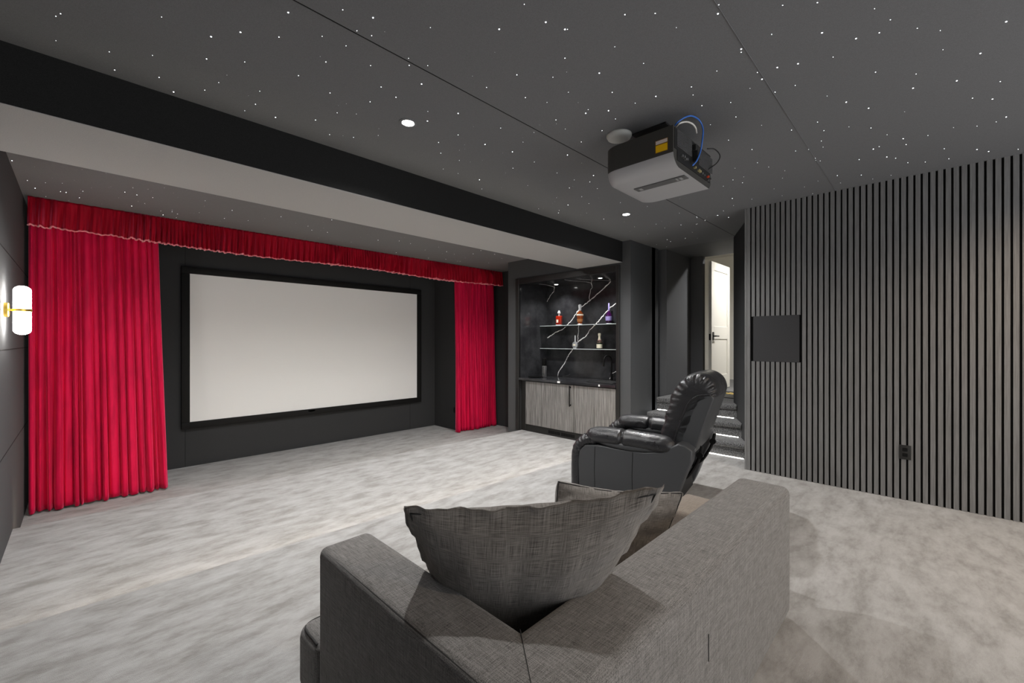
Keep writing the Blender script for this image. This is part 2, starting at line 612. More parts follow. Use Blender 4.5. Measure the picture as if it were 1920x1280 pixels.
# ------------------------------------------------------------------ curtains and valance
def curtain(name, label, x0t, x1t, x0b, x1b, yc, z0, z1, n, seed):
    rnd = random.Random(seed)
    t = thing(name, label, 'curtain', ((x0b + x1b) / 2, yc, z0), 0, 'red velvet stage curtains')
    NS, NZ = n * 14, 46
    widths = [rnd.uniform(0.55, 1.5) for _ in range(n)]
    tot = sum(widths)
    edges = [0]
    for q in widths: edges.append(edges[-1] + q / tot)
    amp = [rnd.uniform(0.5, 1.25) for _ in range(n)]
    drift = [rnd.uniform(-0.5, 0.5) for _ in range(n)]
    bm = NB()
    grid = []
    cx = (x0b + x1b) / 2
    for j in range(NZ + 1):
        k = j / NZ
        z = z1 + (z0 - z1) * k
        row = []
        for i in range(NS + 1):
            s = i / NS
            for f in range(n):
                if s <= edges[f + 1] + 1e-9: break
            loc = (s - edges[f]) / (edges[f + 1] - edges[f])
            loc = loc + 0.16 * math.sin(2 * PI * loc) * math.sin(k * 3 + drift[f] * 4)
            wv = math.sin(PI * loc)
            sharp = (1 - abs(2 * loc - 1) ** 2.2)
            A = amp[f] * (0.042 + 0.040 * k)
            yy = -A * sharp + 0.012 * math.sin(9 * s + 5 * k + seed) + 0.006 * math.sin(40 * s + 3 * k)
            xw0 = x0t + (x0b - x0t) * k
            xw1 = x1t + (x1b - x1t) * k
            xx = xw0 + (xw1 - xw0) * s + 0.012 * drift[f] * math.sin(k * 4 + f) * wv
            zz = z + (0.010 * math.sin(f * 2.1) * wv if j == NZ else 0)
            if j == NZ: zz = max(zz, z0)
            row.append(bm.verts.new((xx - cx, yy, zz - z0)))
        grid.append(row)
    for j in range(NZ):
        for i in range(NS):
            bm.faces.new((grid[j][i], grid[j][i + 1], grid[j + 1][i + 1], grid[j + 1][i]))
    o = obj('drape', bm, M_red, t, 'all', False)
    so = o.modifiers.new('t', 'SOLIDIFY'); so.thickness = 0.004; so.offset = 1
    bm = NB()
    box(bm, x0t - cx + 0.0, x1t - cx, 0.035, 0.055, z1 - z0 - 0.03, z1 - z0, 0.004, 1)
    obj('header_tape', bm, M_redv, t)
    return t


curtain('stage_curtain', 'wide red velvet curtain left of the screen beside the wall lamp', -0.345, 0.60, -0.345, 0.685, 6.07, BAY + 0.015, 2.50, 17, 3)
curtain('stage_curtain', 'narrower red velvet curtain right of the screen near the bar', 4.70, 5.62, 4.72, 5.67, 6.07, BAY + 0.010, 2.50, 19, 8)

va = thing('curtain_valance', 'long gathered red velvet valance with ruffled hem across the curtains at the ceiling', 'valance', (2.68, 5.91, 2.35))
bm = NB()
bh = NB()
NS, NZ = 1500, 12
rnd = random.Random(5)
gr, hem = [], []
ph = 0.0
puffs = [rnd.uniform(0, 1) for _ in range(26)]
L0, L1 = -3.02, 3.03
for i in range(NS + 1):
    s = i / NS
    x = L0 + (L1 - L0) * s
    ph += 2 * PI * (L1 - L0) / NS / (0.062 + 0.028 * math.sin(7 * s * PI) + 0.012 * math.sin(31 * s))
    loose = sum(math.exp(-((s - p) / 0.008) ** 2) for p in puffs)
    col = []
    for j in range(NZ + 1):
        k = j / NZ
        a = 0.006 + 0.026 * k + 0.030 * loose * k
        yy = -a * (math.sin(ph) + 0.45 * math.sin(2.17 * ph + 2 * k + 1.3)) - 0.02 * loose * math.sin(k * PI) * 1.6
        zz = 0.278 * (1 - k) + (0.006 * math.sin(ph * 0.5) + 0.022 * math.sin(13 * s + 1) * 0.6 - 0.004 * math.sin(ph)) * k
        col.append((x, yy, zz))
    gr.append([bm.verts.new(p) for p in col])
    hem.append(col[-1])
for a, b in zip(gr, gr[1:]):
    for j in range(NZ):
        bm.faces.new((a[j], b[j], b[j + 1], a[j + 1]))
# return end at the right
last = gr[-1]
e2 = [bm.verts.new((L1 + 0.0, 0.09, v.co.z)) for v in last]
for j in range(NZ): bm.faces.new((last[j], e2[j], e2[j + 1], last[j + 1]))
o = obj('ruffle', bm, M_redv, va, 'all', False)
so = o.modifiers.new('t', 'SOLIDIFY'); so.thickness = 0.003
bm = NB()
tube(bm, [(p[0], p[1] - 0.001, p[2]) for p in hem], 0.008, 5)
tag(obj('hem', bm, M_redhem, va, 'all'), 'bright pink-red rolled hem')
bm = NB()
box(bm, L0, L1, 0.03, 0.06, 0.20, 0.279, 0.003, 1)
obj('mounting_board', bm, M_redv, va)


# ------------------------------------------------------------------ lights with fixtures
def spot(parent, loc, watt, size=R(150), blend=1.0, rad=0.035, col=(1, 0.99, 0.975)):
    l = bpy.data.lights.new('bulb', 'SPOT')
    l.energy = watt; l.spot_size = size; l.spot_blend = blend; l.shadow_soft_size = rad; l.color = col
    o = bpy.data.objects.new('bulb', l)
    COL.objects.link(o)
    o.location = loc
    o.parent = parent
    return o


def downlight(x, y, z, watt, label, r=0.036, size=R(150), grp='recessed ceiling lights', rad=0.03, col=(1, 0.99, 0.975)):
    t = thing('downlight', label, 'recessed light', (x, y, z), 0, grp)
    bm = NB()
    lathe(bm, [(r * 1.55, 0.0), (r * 1.55, -0.003), (r * 1.1, -0.005), (r, -0.002), (r, 0.004)], seg=28)
    obj('trim_ring', bm, M_ceil, t, True)
    bm = NB()
    lathe(bm, [(0.0001, -0.0035), (r * 0.98, -0.003), (r * 0.98, 0.001), (0.0001, 0.001)], seg=28)
    obj('lens', bm, M_glow, t)
    spot(t, (0, 0, -0.012), watt, size, 1.0, rad, col)
    return t


LBL = ['recessed ceiling light left of the projector in the star ceiling',
       'small recessed ceiling light right of and beyond the projector',
       'recessed ceiling light behind the sofa out of the frame',
       'recessed ceiling light near the slatted wall out of the frame',
       'added unseen ceiling light brightening the screen bay, nearest the left wall',
       'added unseen ceiling light brightening the screen bay, behind the middle of the beam',
       'added unseen ceiling light brightening the screen bay, nearest the bar']
for (x, y, wt), lb in zip(DOWN, LBL): downlight(x, y, CEIL, wt, lb, col=(1, 0.79, 0.58) if y < 0 else (1, 0.99, 0.975))
downlight(5.526, 4.42, NZ1 - 0.001, 26, 'bright small light in the top of the bar niche, left one', 0.028, R(130), 'bar niche lights', 0.012)
downlight(5.43, 3.51, NZ1 - 0.001, 26, 'bright small light in the top of the bar niche, right one', 0.028, R(130), 'bar niche lights', 0.012)
downlight(7.5, 1.6, 3.05, 230, 'hallway ceiling light above the white door', 0.05, R(160), 'hall lights', 0.06)

# wall sconce
so_ = thing('wall_sconce', 'brass wall lamp with two glowing white glass cylinders on the left wall', 'wall lamp', (-0.37, 4.57, 1.51))
bm = NB()
lathe(bm, [(0.05, 0.0), (0.05, 0.018), (0.046, 0.022)], seg=28, ax='x')
obj('wall_plate', bm, M_brass, so_, True)
bm = NB()
tube(bm, [(0.02, 0, 0), (0.05, 0, 0)], 0.006, 10)
obj('arm', bm, M_brass, so_, True)
bm = NB()
lathe(bm, [(0.046, -0.010), (0.0485, -0.008), (0.0485, 0.008), (0.046, 0.010)], (0.082, 0, 0), 32)
obj('ring', bm, M_brass, so_, True)
for s in (1, -1):
    bm = NB()
    pr_ = [(0.044, 0.009)] + [(0.044, 0.05), (0.044, 0.13)] + [(0.044 * math.cos(a * PI / 16), 0.138 + 0.034 * math.sin(a * PI / 16)) for a in range(1, 8)] + [(0.0001, 0.172)]
    lathe(bm, [(r_, h_ * s) for r_, h_ in pr_], (0.082, 0, 0), 32)
    obj('glass_shade', bm, M_opal, so_, 'all')


# ------------------------------------------------------------------ outlets and wall plate
def plate(name, label, cat, loc, rz, mats):
    t = thing(name, label, cat, loc, rz)
    bm = NB()
    box(bm, -0.036, 0.036, -0.006, 0.0, -0.058, 0.058, 0.003, 2)
    obj('cover_plate', bm, mats, t, True)
    for z in (-0.022, 0.022):
        bm = NB()
        box(bm, -0.016, 0.016, -0.0085, -0.005, z - 0.014, z + 0.014, 0.002, 1)
        s = obj('socket', bm, M_metal_blk, t)
        bm = NB()
        for dx in (-0.006, 0.006): box(bm, dx - 0.001, dx + 0.001, -0.0092, -0.0084, z - 0.005, z + 0.005)
        obj('slot', bm, M_seam, s)
    return t


plate('wall_outlet', 'black outlet plate low on the slatted wall', 'outlet', (XW, 0.154, 0.39), R(-90), M_plastic)
plate('wall_outlet', 'small black outlet low on the wall between screen and right curtain', 'outlet', (4.85, 6.262, 0.03), R(-90), M_black)
bm = NB()
box(bm, XW - 0.002, XW + 0.016, P0[0], P0[1], P1[0], P1[1], 0.002, 1)
tag(obj('wall_panel', bm, fabric('panel_cloth', (0.050, 0.050, 0.052), 0.1)), 'plain dark rectangular panel set into the slatted wall', 'panel')

# ------------------------------------------------------------------ projector
PX0, PX1, PY0, PY1, PZ0, PZ1 = 2.337, 2.905, 1.034, 1.485, 2.288, 2.508
pj = thing('projector', 'large dark projector hanging from the star ceiling with blue and white cables', 'projector', (2.62, 1.26, CEIL))
m_pj = mat('projector_shell_floor_lit', (0.44, 0.44, 0.45), 0.42)  # lower shell: light coming up from the floor put into the colour
m_pjs = mat('projector_side_shaded', (0.050, 0.048, 0.043), 0.45)  # upright faces: shade put into a darker copy of the shell colour
m_pjd = mat('projector_panel', (0.012, 0.012, 0.012), 0.5)
bm = NB()
# section in (y,z)->extrude; rounded lower -x edge and rounded far corner
prof = [(PX0, PZ1), (PX0, PZ0 + 0.085)]
for k in range(1, 9):
    a = k / 8 * PI / 2
    prof.append((PX0 + 0.085 * (1 - math.cos(a)), PZ0 + 0.085 * (1 - math.sin(a))))
prof += [(PX1 - 0.03, PZ0 - 0.004), (PX1, PZ0 + 0.03), (PX1, PZ1)]
ys = [(PY0, 0.0), (PY0 + 0.004, 0)] + [(PY0 + 0.03, 0), (PY1 - 0.10, 0.0)] + [(PY1 - 0.10 + 0.10 * math.sin(a * PI / 16), 0.06 * (1 - math.cos(a * PI / 16))) for a in range(1, 9)]
rings = []
cxm = (PX0 + PX1) / 2
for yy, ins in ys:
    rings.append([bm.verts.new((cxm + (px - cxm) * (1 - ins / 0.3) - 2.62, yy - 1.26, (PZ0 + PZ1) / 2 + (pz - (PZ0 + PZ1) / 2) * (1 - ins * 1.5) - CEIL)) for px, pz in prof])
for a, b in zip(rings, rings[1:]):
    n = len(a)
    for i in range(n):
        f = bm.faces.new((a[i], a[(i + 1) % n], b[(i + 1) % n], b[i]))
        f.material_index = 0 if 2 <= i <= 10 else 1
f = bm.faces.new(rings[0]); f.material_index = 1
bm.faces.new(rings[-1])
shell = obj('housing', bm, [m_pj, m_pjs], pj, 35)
ox, oy, oz = -2.62, -1.26, -CEIL


def pbox(bm, x0, x1, y0, y1, z0, z1, bev=0, mi=0): box(bm, x0 + ox, x1 + ox, y0 + oy, y1 + oy, z0 + oz, z1 + oz, bev, 1, mi)


bm = NB()
pbox(bm, PX0 + 0.20, PX0 + 0.265, PY0 + 0.02, PY1 - 0.10, PZ0 - 0.0065, PZ0 + 0.004)
obj('bottom_groove', bm, mat('groove_grey', (0.11, 0.11, 0.11), 0.45), shell)
m_mk = mat('light_marking', (0.4, 0.4, 0.4), 0.5)
for (a, b) in ((PY0 + 0.045, PY0 + 0.06), (PY0 + 0.072, PY0 + 0.082), (PY1 - 0.145, PY1 - 0.125)):
    bm = NB()
    pbox(bm, PX0 + 0.215, PX0 + 0.25, a, b, PZ0 - 0.0075, PZ0)
    obj('marking', bm, m_mk, shell)
# sticker on the -x side
bm = NB()
pbox(bm, PX0 - 0.0012, PX0 + 0.001, PY0 + 0.03, PY0 + 0.105, 2.375, 2.447, mi=0)
pbox(bm, PX0 - 0.0016, PX0 + 0.001, PY0 + 0.033, PY0 + 0.102, 2.378, 2.418, mi=1)
pbox(bm, PX0 - 0.0016, PX0 + 0.001, PY0 + 0.033, PY0 + 0.102, 2.424, 2.444, mi=2)
tag(obj('warning_sticker', bm, [mat('sticker_edge', (0.25, 0.12, 0.01), 0.5), mat('sticker_yellow', (0.95, 0.55, 0.0), 0.5), mat('sticker_white', (0.7, 0.62, 0.58), 0.5)], pj), 'yellow and white sticker')
# connector side
bm = NB()
pbox(bm, PX0 + 0.015, PX1 - 0.01, PY0 - 0.003, PY0 + 0.01, PZ0 + 0.095, PZ1 - 0.008)
pbox(bm, PX0 + 0.05, PX1 - 0.02, PY0 - 0.003, PY0 + 0.01, PZ0 + 0.035, PZ0 + 0.095)
obj('connector_panel', bm, m_pjd, pj)
m_gr = mat('grille_grey', (0.13, 0.13, 0.13), 0.4)
for (x0, x1, z0, z1) in ((PX0 + 0.045, PX0 + 0.245, PZ0 + 0.115, PZ1 - 0.015), (PX0 + 0.36, PX0 + 0.58, PZ0 + 0.10, PZ1 - 0.02)):
    bm = NB()
    n = 15
    for k in range(n + 1):
        xx = x0 + (x1 - x0) * k / n
        pbox(bm, xx - 0.0012, xx + 0.0012, PY0 - 0.007, PY0 - 0.002, z0, z1)
    for k in range(11):
        zz = z0 + (z1 - z0) * k / 10
        pbox(bm, x0, x1, PY0 - 0.0065, PY0 - 0.003, zz - 0.001, zz + 0.001)
    obj('vent_grille', bm, m_gr, pj)
mts = [m_gr, M_chrome, mat('red_jack', (0.7, 0.08, 0.03), 0.4), mat('gold_jack', (0.7, 0.6, 0.3), 0.35, 0.5)]
for k, (dx, dz, mi) in enumerate([(0.10, 0.072, 0), (0.13, 0.075, 0), (0.15, 0.068, 0), (0.17, 0.073, 0), (0.29, 0.06, 3), (0.35, 0.06, 3), (0.37, 0.058, 3), (0.40, 0.055, 1), (0.43, 0.052, 1), (0.50, 0.062, 2), (0.50, 0.04, 1), (0.54, 0.058, 1)]):
    bm = NB()
    lathe(bm, [(0.0075, -0.014), (0.0075, 0.0)], (PX0 + dx + ox, PY0 - 0.001 + oy, PZ0 + dz + oz), 10, 'y')
    obj('jack', bm, mts[mi], pj)
bm = NB()
pbox(bm, PX0 + 0.255, PX0 + 0.30, PY0 - 0.03, PY0, PZ0 + 0.15, PZ1 - 0.03, 0.004)
pbox(bm, PX0 + 0.265, PX0 + 0.285, PY0 - 0.035, PY0, PZ0 + 0.09, PZ0 + 0.15, 0.003)
obj('power_plug', bm, M_plastic, pj)


def cable(label, pts, r, m):
    bm = NB()
    tube(bm, [(p[0] + ox, p[1] + oy, p[2] + oz) for p in pts], r, 8, 8)
    tag(obj('cable', bm, m, pj, 'all'), label)


cable('blue cable', [(2.455, 1.08, 2.554), (2.43, 1.05, 2.559), (2.455, 1.02, 2.585), (2.512, 1.0, 2.609), (2.598, 0.99, 2.612), (2.63, 0.98, 2.569), (2.621, 0.98, 2.502), (2.615, 0.99, 2.429), (2.584, 1.0, 2.368), (2.57, 1.02, 2.341)], 0.0045, mat('blue_cable', (0.05, 0.18, 0.62), 0.4))
cable('white cable', [(2.47, 1.08, 2.553), (2.436, 1.04, 2.552), (2.477, 1.02, 2.569), (2.512, 1.0, 2.565), (2.567, 1.0, 2.56), (2.635, 1.02, 2.559)], 0.005, mat('white_cable', (0.75, 0.73, 0.68), 0.4))
cable('thin black cable', [(2.836, 1.03, 2.532), (2.882, 1.0, 2.534), (2.92, 0.98, 2.498), (2.92, 1.0, 2.456), (2.854, 1.03, 2.404)], 0.0035, M_black)
# mount
bm = NB()
pbox(bm, 2.50, 2.80, 1.15, 1.38, CEIL - 0.012, CEIL - 0.001, 0.003)
lathe(bm, [(0.03, CEIL - 0.06 + oz), (0.03, CEIL - 0.01 + oz)], (2.64 + ox, 1.26 + oy, 0), 16)
pbox(bm, 2.50, 2.78, 1.17, 1.20, 2.545, 2.575, 0.003)
pbox(bm, 2.50, 2.78, 1.33, 1.36, 2.545, 2.575, 0.003)
pbox(bm, 2.53, 2.56, 1.14, 1.40, 2.53, 2.555, 0.003)
pbox(bm, 2.72, 2.75, 1.14, 1.40, 2.53, 2.555, 0.003)
for px, py in ((2.54, 1.18), (2.74, 1.18), (2.54, 1.35), (2.74, 1.35)): pbox(bm, px - 0.008, px + 0.008, py - 0.008, py + 0.008, 2.49, 2.56)
obj('ceiling_mount', bm, M_black, pj)
# white round cover on the ceiling behind it
bm = NB()
lathe(bm, [(0.0001, -0.030), (0.05, -0.030), (0.072, -0.024), (0.080, -0.010), (0.080, 0.0)], (0, 0, 0), 32)
cv = obj('ceiling_cover', bm, mat('white_plastic', (0.55, 0.55, 0.52), 0.5), None, 'all')
cv.location = (2.455, 1.445, CEIL)
tag(cv, 'round white ceiling cover half hidden behind the projector', 'ceiling cover')

# ------------------------------------------------------------------ bar cabinet
bc = thing('bar_cabinet', 'grey striped veneer cabinet doors with one tall black pull under the black counter', 'cabinet', (5.08, 3.88, MID))
CXF = 0.0


def cb(name, y0, y1, z0, z1, x0, x1, m, parent, bev=0.002):
    bm = NB()
    box(bm, x0, x1, y0 - 3.88, y1 - 3.88, z0 - MID, z1 - MID, bev, 1)
    return obj(name, bm, m, parent)


cb('carcass', 3.045, 4.715, -0.05, 0.655, 0.03, 0.68, M_trim, bc)
cb('side_filler', 4.72, 4.845, MID, 0.655, 0.05, 0.07, M_trim, bc)
cb('toe_kick', 3.045, 4.715, MID, -0.052, 0.045, 0.06, M_plastic, bc)
for (a, b, g) in ((3.745, 4.705, 4.365), (3.05, 3.735, 3.39)):
    bm = NB()
    for (p, q) in ((a, g - 0.003), (g + 0.003, b)):
        box(bm, 0.006, 0.026, p - 3.88, q - 3.88, -0.048 - MID, 0.645 - MID, 0.001, 1)
    box(bm, 0.014, 0.026, a + 0.002 - 3.88, b - 0.002 - 3.88, -0.046 - MID, 0.643 - MID, mi=1)
    d = obj('cabinet_door', bm, [M_wood, M_seam], bc)
    if g > 4:
        bm = NB()
        yh = 3.80 - 3.88
        box(bm, -0.028, -0.016, yh - 0.008, yh + 0.008, 0.33 - MID, 0.635 - MID, 0.003, 1)
        for z in (0.35, 0.615): box(bm, -0.018, 0.008, yh - 0.007, yh + 0.007, z - 0.01 - MID, z + 0.01 - MID)
        obj('handle', bm, M_metal_blk, d)
for ks in (range(12), range(13, 26)):
    bm = NB()
    for k in ks:
        yy = 4.25 - k * 0.0195 - 3.88
        box(bm, 0.040, 0.046, yy - 0.005, yy + 0.005, 0.030, 0.078)
    obj('vent_grille', bm, M_seam, bc)
# counter
ct = thing('countertop', 'thin black marble countertop with small white vein flecks across the bar', 'countertop', (5.44, 3.94, 0.66))
bm = NB()
box(bm, 5.06 - 5.44, 5.805 - 5.44, 3.04 - 3.94, 4.845 - 3.94, 0.0, 0.036, 0.003, 1)
obj('slab', bm, M_marble, ct)
for yy, ww in ((4.01, 0.018), (3.985, 0.008), (3.29, 0.012)):
    bm = NB()
    box(bm, 5.0585 - 5.44, 5.062 - 5.44, yy - ww - 3.94, yy + ww - 3.94, 0.004, 0.032)
    obj('vein_fleck', bm, M_vein, ct)
sk = thing('bar_sink', 'black undermount sink set in the right end of the bar counter', 'sink', (5.42, 3.40, 0.6975))
bm = NB()
for (x0, x1, y0, y1) in ((-0.2, 0.2, -0.22, -0.20), (-0.2, 0.2, 0.20, 0.22), (-0.2, -0.18, -0.2, 0.2), (0.18, 0.2, -0.2, 0.2)):
    box(bm, x0, x1, y0, y1, -0.001, 0.003, 0.001, 1)
obj('rim', bm, M_metal_blk, sk)
bm = NB()
box(bm, -0.18, 0.18, -0.20, 0.20, -0.001, 0.0008)
lathe(bm, [(0.03, 0.0008), (0.03, 0.002)], (0, 0, 0), 16)
obj('basin', bm, M_seam, sk)
# faucet
fc = thing('faucet', 'matte black gooseneck faucet at the right end of the bar counter', 'faucet', (5.66, 3.46, 0.697))
bm = NB()
lathe(bm, [(0.026, 0), (0.026, 0.006), (0.018, 0.01), (0.017, 0.10), (0.012, 0.105)], seg=20)
obj('base', bm, M_metal_blk, fc, True)
bm = NB()
pts = [(0, 0, 0.10), (0, 0, 0.28)] + [(-0.0 - 0.075 * (1 - math.cos(a)), 0.02 * (1 - math.cos(a)), 0.30 + 0.08 * math.sin(a)) for a in [k * PI / 8 for k in range(0, 9)]] + [(-0.15, 0.04, 0.22)]
tube(bm, pts, 0.011, 12, 3)
obj('spout', bm, M_metal_blk, fc, 'all')
bm = NB()
tube(bm, [(0, -0.016, 0.06), (0, -0.045, 0.062), (0.0, -0.05, 0.10)], 0.006, 8)
obj('lever', bm, M_metal_blk, fc, True)
# upright gadget and cable, tray
ga = thing('bottle_opener', 'slim upright black and silver electric opener on the left end of the counter', 'appliance', (5.41, 4.58, 0.697))
bm = NB()
box(bm, -0.028, 0.028, -0.028, 0.028, 0.0, 0.19, 0.006, 2)
tag(obj('lower_body', bm, mat('brushed_silver', (0.35, 0.35, 0.35), 0.35, 0.8), ga, True), 'silver lower body')
bm = NB()
box(bm, -0.029, 0.029, -0.029, 0.029, 0.19, 0.315, 0.008, 2)
obj('upper_body', bm, M_metal_blk, ga, True)
bm = NB()
for k in range(7): box(bm, -0.030, -0.027, -0.014 + 0.006 * (k % 2), 0.012, 0.05 + 0.018 * k, 0.058 + 0.018 * k)
obj('print', bm, M_black, ga)
bm = NB()
tube(bm, [(5.55, 4.50, 0.703), (5.62, 4.44, 0.703), (5.60, 4.36, 0.71), (5.66, 4.30, 0.72), (5.70, 4.27, 0.745), (5.70, 4.33, 0.72), (5.62, 4.40, 0.704)], 0.004, 6, 6)
tag(obj('charging_cable', bm, M_metal_blk, None, 'all'), 'loose black cable lying beside the upright opener on the counter', 'cable')
bm = NB()
lathe(bm, [(0.0001, 0.0), (0.11, 0.0), (0.125, 0.012), (0.120, 0.012), (0.108, 0.004), (0.0001, 0.004)], (0, 0, 0), 32)
ty = obj('serving_tray', bm, M_metal_blk, None, True)
ty.location = (5.30, 4.68, 0.6965)
tag(ty, 'round flat black tray at the far left of the bar counter', 'tray')

# ------------------------------------------------------------------ marble lining with veins
ml = thing('marble_backsplash', 'black marble lining of the bar niche with branching white veins', 'backsplash', (5.8, 3.94, 0.697))


def vein(bm, pts, wd, seed, proud=0.0012):
    rnd = random.Random(seed)
    P = []
    for (a, b) in zip(pts, pts[1:]):
        n = max(2, int(math.hypot(b[0] - a[0], b[1] - a[1]) / 0.025))
        for k in range(n):
            t = k / n
            P.append((a[0] + (b[0] - a[0]) * t + rnd.uniform(-0.006, 0.006), a[1] + (b[1] - a[1]) * t + rnd.uniform(-0.006, 0.006)))
    P.append(pts[-1])
    prevs = None
    for i, p in enumerate(P):
        q = P[min(i + 1, len(P) - 1)]; o_ = P[max(i - 1, 0)]
        dx, dz = q[0] - o_[0], q[1] - o_[1]
        L = math.hypot(dx, dz) or 1
        nx, nz = -dz / L, dx / L
        w_ = wd * 0.72 * rnd.uniform(0.6, 1.35) / 2
        cur = [bm.verts.new((-proud, p[0] + nx * w_ - 3.94, p[1] + nz * w_ - 0.697)), bm.verts.new((-proud, p[0] - nx * w_ - 3.94, p[1] - nz * w_ - 0.697))]
        if prevs:
            f = bm.faces.new((prevs[0], cur[0], cur[1], prevs[1])); f.material_index = 1
        prevs = cur


bm = NB()
box(bm, 0.0, 0.012, NY0 - 3.94, NY1 - 3.94, 0.001, NZ1 - 0.697)
vein(bm, [(4.845, 1.351), (4.65, 1.45), (4.50, 1.50), (4.421, 1.557), (4.298, 1.653), (4.2, 1.782), (4.103, 1.865), (3.957, 1.944), (3.804, 2.044), (3.676, 2.135), (3.56, 2.225)], 0.019, 1)
vein(bm, [(3.957, 1.944), (3.955, 2.02), (3.93, 2.12), (3.90, 2.16), (3.92, 2.232)], 0.012, 2)
vein(bm, [(3.04, 2.02), (3.25, 1.95), (3.458, 1.878), (3.561, 1.826), (3.657, 1.731), (3.804, 1.593), (3.926, 1.493), (4.04, 1.364), (4.167, 1.294), (4.276, 1.178), (4.387, 1.042), (4.466, 0.912), (4.582, 0.779), (4.605, 0.70)], 0.019, 3)
vein(bm, [(4.189, 1.294), (4.175, 1.42), (4.167, 1.551), (4.15, 1.63), (4.114, 1.734)], 0.010, 4)
vein(bm, [(4.845, 1.99), (4.76, 2.11), (4.70, 2.16), (4.68, 2.232)], 0.014, 5)
vein(bm, [(3.30, 0.86), (3.448, 0.834), (3.532, 0.797), (3.58, 0.705)], 0.012, 6)
obj('back_panel', bm, [M_marble, M_vein], ml, False, False)
bm = NB()
box(bm, 5.1 - 5.8, 0.0, NY1 - 3.94, NY1 + 0.010 - 3.94, -0.03, NZ1 - 0.697)
obj('side_panel', bm, M_marble, ml)
bm = NB()
box(bm, 5.1 - 5.8, 0.0, NY0 - 0.010 - 3.94, NY0 - 3.94, -0.03, NZ1 - 0.697)
obj('side_panel', bm, M_marble, ml)
bm = NB()
box(bm, 5.118 - 5.8, 0.0, NY0 - 3.94, NY1 - 3.94, NZ1 - 0.697, NZ1 + 0.010 - 0.697)
for (q, seed) in (([(5.80, 3.56), (5.66, 3.62), (5.5, 3.72), (5.38, 3.76), (5.25, 3.80)], 11), ([(5.80, 3.92), (5.62, 3.90), (5.4, 3.98), (5.2, 4.0)], 12), ([(5.80, 4.68), (5.65, 4.62), (5.5, 4.58), (5.3, 4.60)], 13)):
    rnd = random.Random(seed)
    prevs = None
    for (x, y) in q:
        ww = 0.008 * rnd.uniform(0.8, 1.2)
        cur = [bm.verts.new((x - 5.8, y - ww - 3.94, NZ1 - 0.698)), bm.verts.new((x - 5.8, y + ww - 3.94, NZ1 - 0.698))]
        if prevs:
            f = bm.faces.new((prevs[0], cur[0], cur[1], prevs[1])); f.material_index = 1
        prevs = cur
obj('ceiling_panel', bm, [M_marble, M_vein], ml, False, False)

# glass shelves
SH = [(1.560, 'upper clear glass shelf holding three bottles in the bar niche'), (1.174, 'lower clear glass shelf holding two bottles in the bar niche')]
for z, lb in SH:
    t = thing('glass_shelf', lb, 'shelf', (5.7, 3.94, z), 0, 'glass bar shelves')
    bm = NB()
    box(bm, -0.094, 0.098, NY0 + 0.005 - 3.94, NY1 - 0.004 - 3.94, -0.010, 0.0)
    obj('pane', bm, M_glass, t)
    bm = NB()
    box(bm, -0.097, -0.0942, NY0 + 0.005 - 3.94, NY1 - 0.004 - 3.94, -0.010, 0.0)
    tag(obj('front_edge', bm, M_glass_edge, t), 'bright polished edge')
    for yy in (3.45, 4.42):
        bm = NB()
        box(bm, 0.06, 0.098, yy - 0.012 - 3.94, yy + 0.012 - 3.94, -0.022, -0.0102, 0.002, 1)
        obj('bracket', bm, M_metal_blk, t)


# bottles
def bottle(name, label, loc, parts, rz=0):
    t = thing(name, label, 'bottle', loc, rz, 'bottles on the glass shelves')
    for (pn, bm, m, lb) in parts:
        o = obj(pn, bm, m, t, 40)
        if lb: o['label'] = lb
    return t


def lat(prof, seg=20, sx=1, sy=1, c=(0, 0, 0)):
    bm = NB(); lathe(bm, prof, c, seg, 'z', sx, sy); return bm


def bxm(*a, **k):
    bm = NB(); box(bm, *a, **k); return bm


M_redgl = mat('red_liquor', (0.42, 0.022, 0.006), 0.08, coat=1, trans=0.25)
M_amber = mat('amber_liquor', (0.30, 0.06, 0.008), 0.06, coat=1, trans=0.3)
M_purple = mat('purple_glass', (0.03, 0.002, 0.04), 0.1, coat=1)
M_lilac = mat('lilac_label', (0.28, 0.24, 0.50), 0.4)
M_dkgl = mat('dark_green_glass', (0.010, 0.014, 0.008), 0.06, coat=1)
M_clear = mat('clear_glass', (0.80, 0.82, 0.84), 0.1, metal=0.2)
M_silver = mat('silver_bottle', (0.62, 0.64, 0.66), 0.22, 0.6)
M_cream = mat('cream_label', (0.78, 0.74, 0.58), 0.5)
M_pink = mat('pink_foil', (0.72, 0.36, 0.33), 0.4)
zt, zb = 1.5602, 1.1742
# 1 red flat bottle
bmb = NB(); box(bmb, -0.028, 0.028, -0.056, 0.056, 0.012, 0.165, 0.014, 3)
base = bxm(-0.030, 0.030, -0.052, 0.052, 0.0, 0.014, 0.004, 2)
bottle('liquor_bottle', 'square red-orange liquor bottle with pale stopper, left on the upper glass shelf', (5.70, 4.50, zt), [
    ('body', bmb, M_redgl, None), ('base', base, M_clear, 'clear glass base'),
    ('neck', lat([(0.016, 0.160), (0.012, 0.175), (0.014, 0.19)], 16), M_clear, None),
    ('stopper', lat([(0.014, 0.19), (0.026, 0.205), (0.028, 0.22), (0.016, 0.232), (0.018, 0.245), (0.008, 0.255)], 16), M_clear, 'pale stopper'),
    ('label', bxm(-0.0295, -0.0278, -0.004, 0.034, 0.05, 0.10), M_cream, None)])
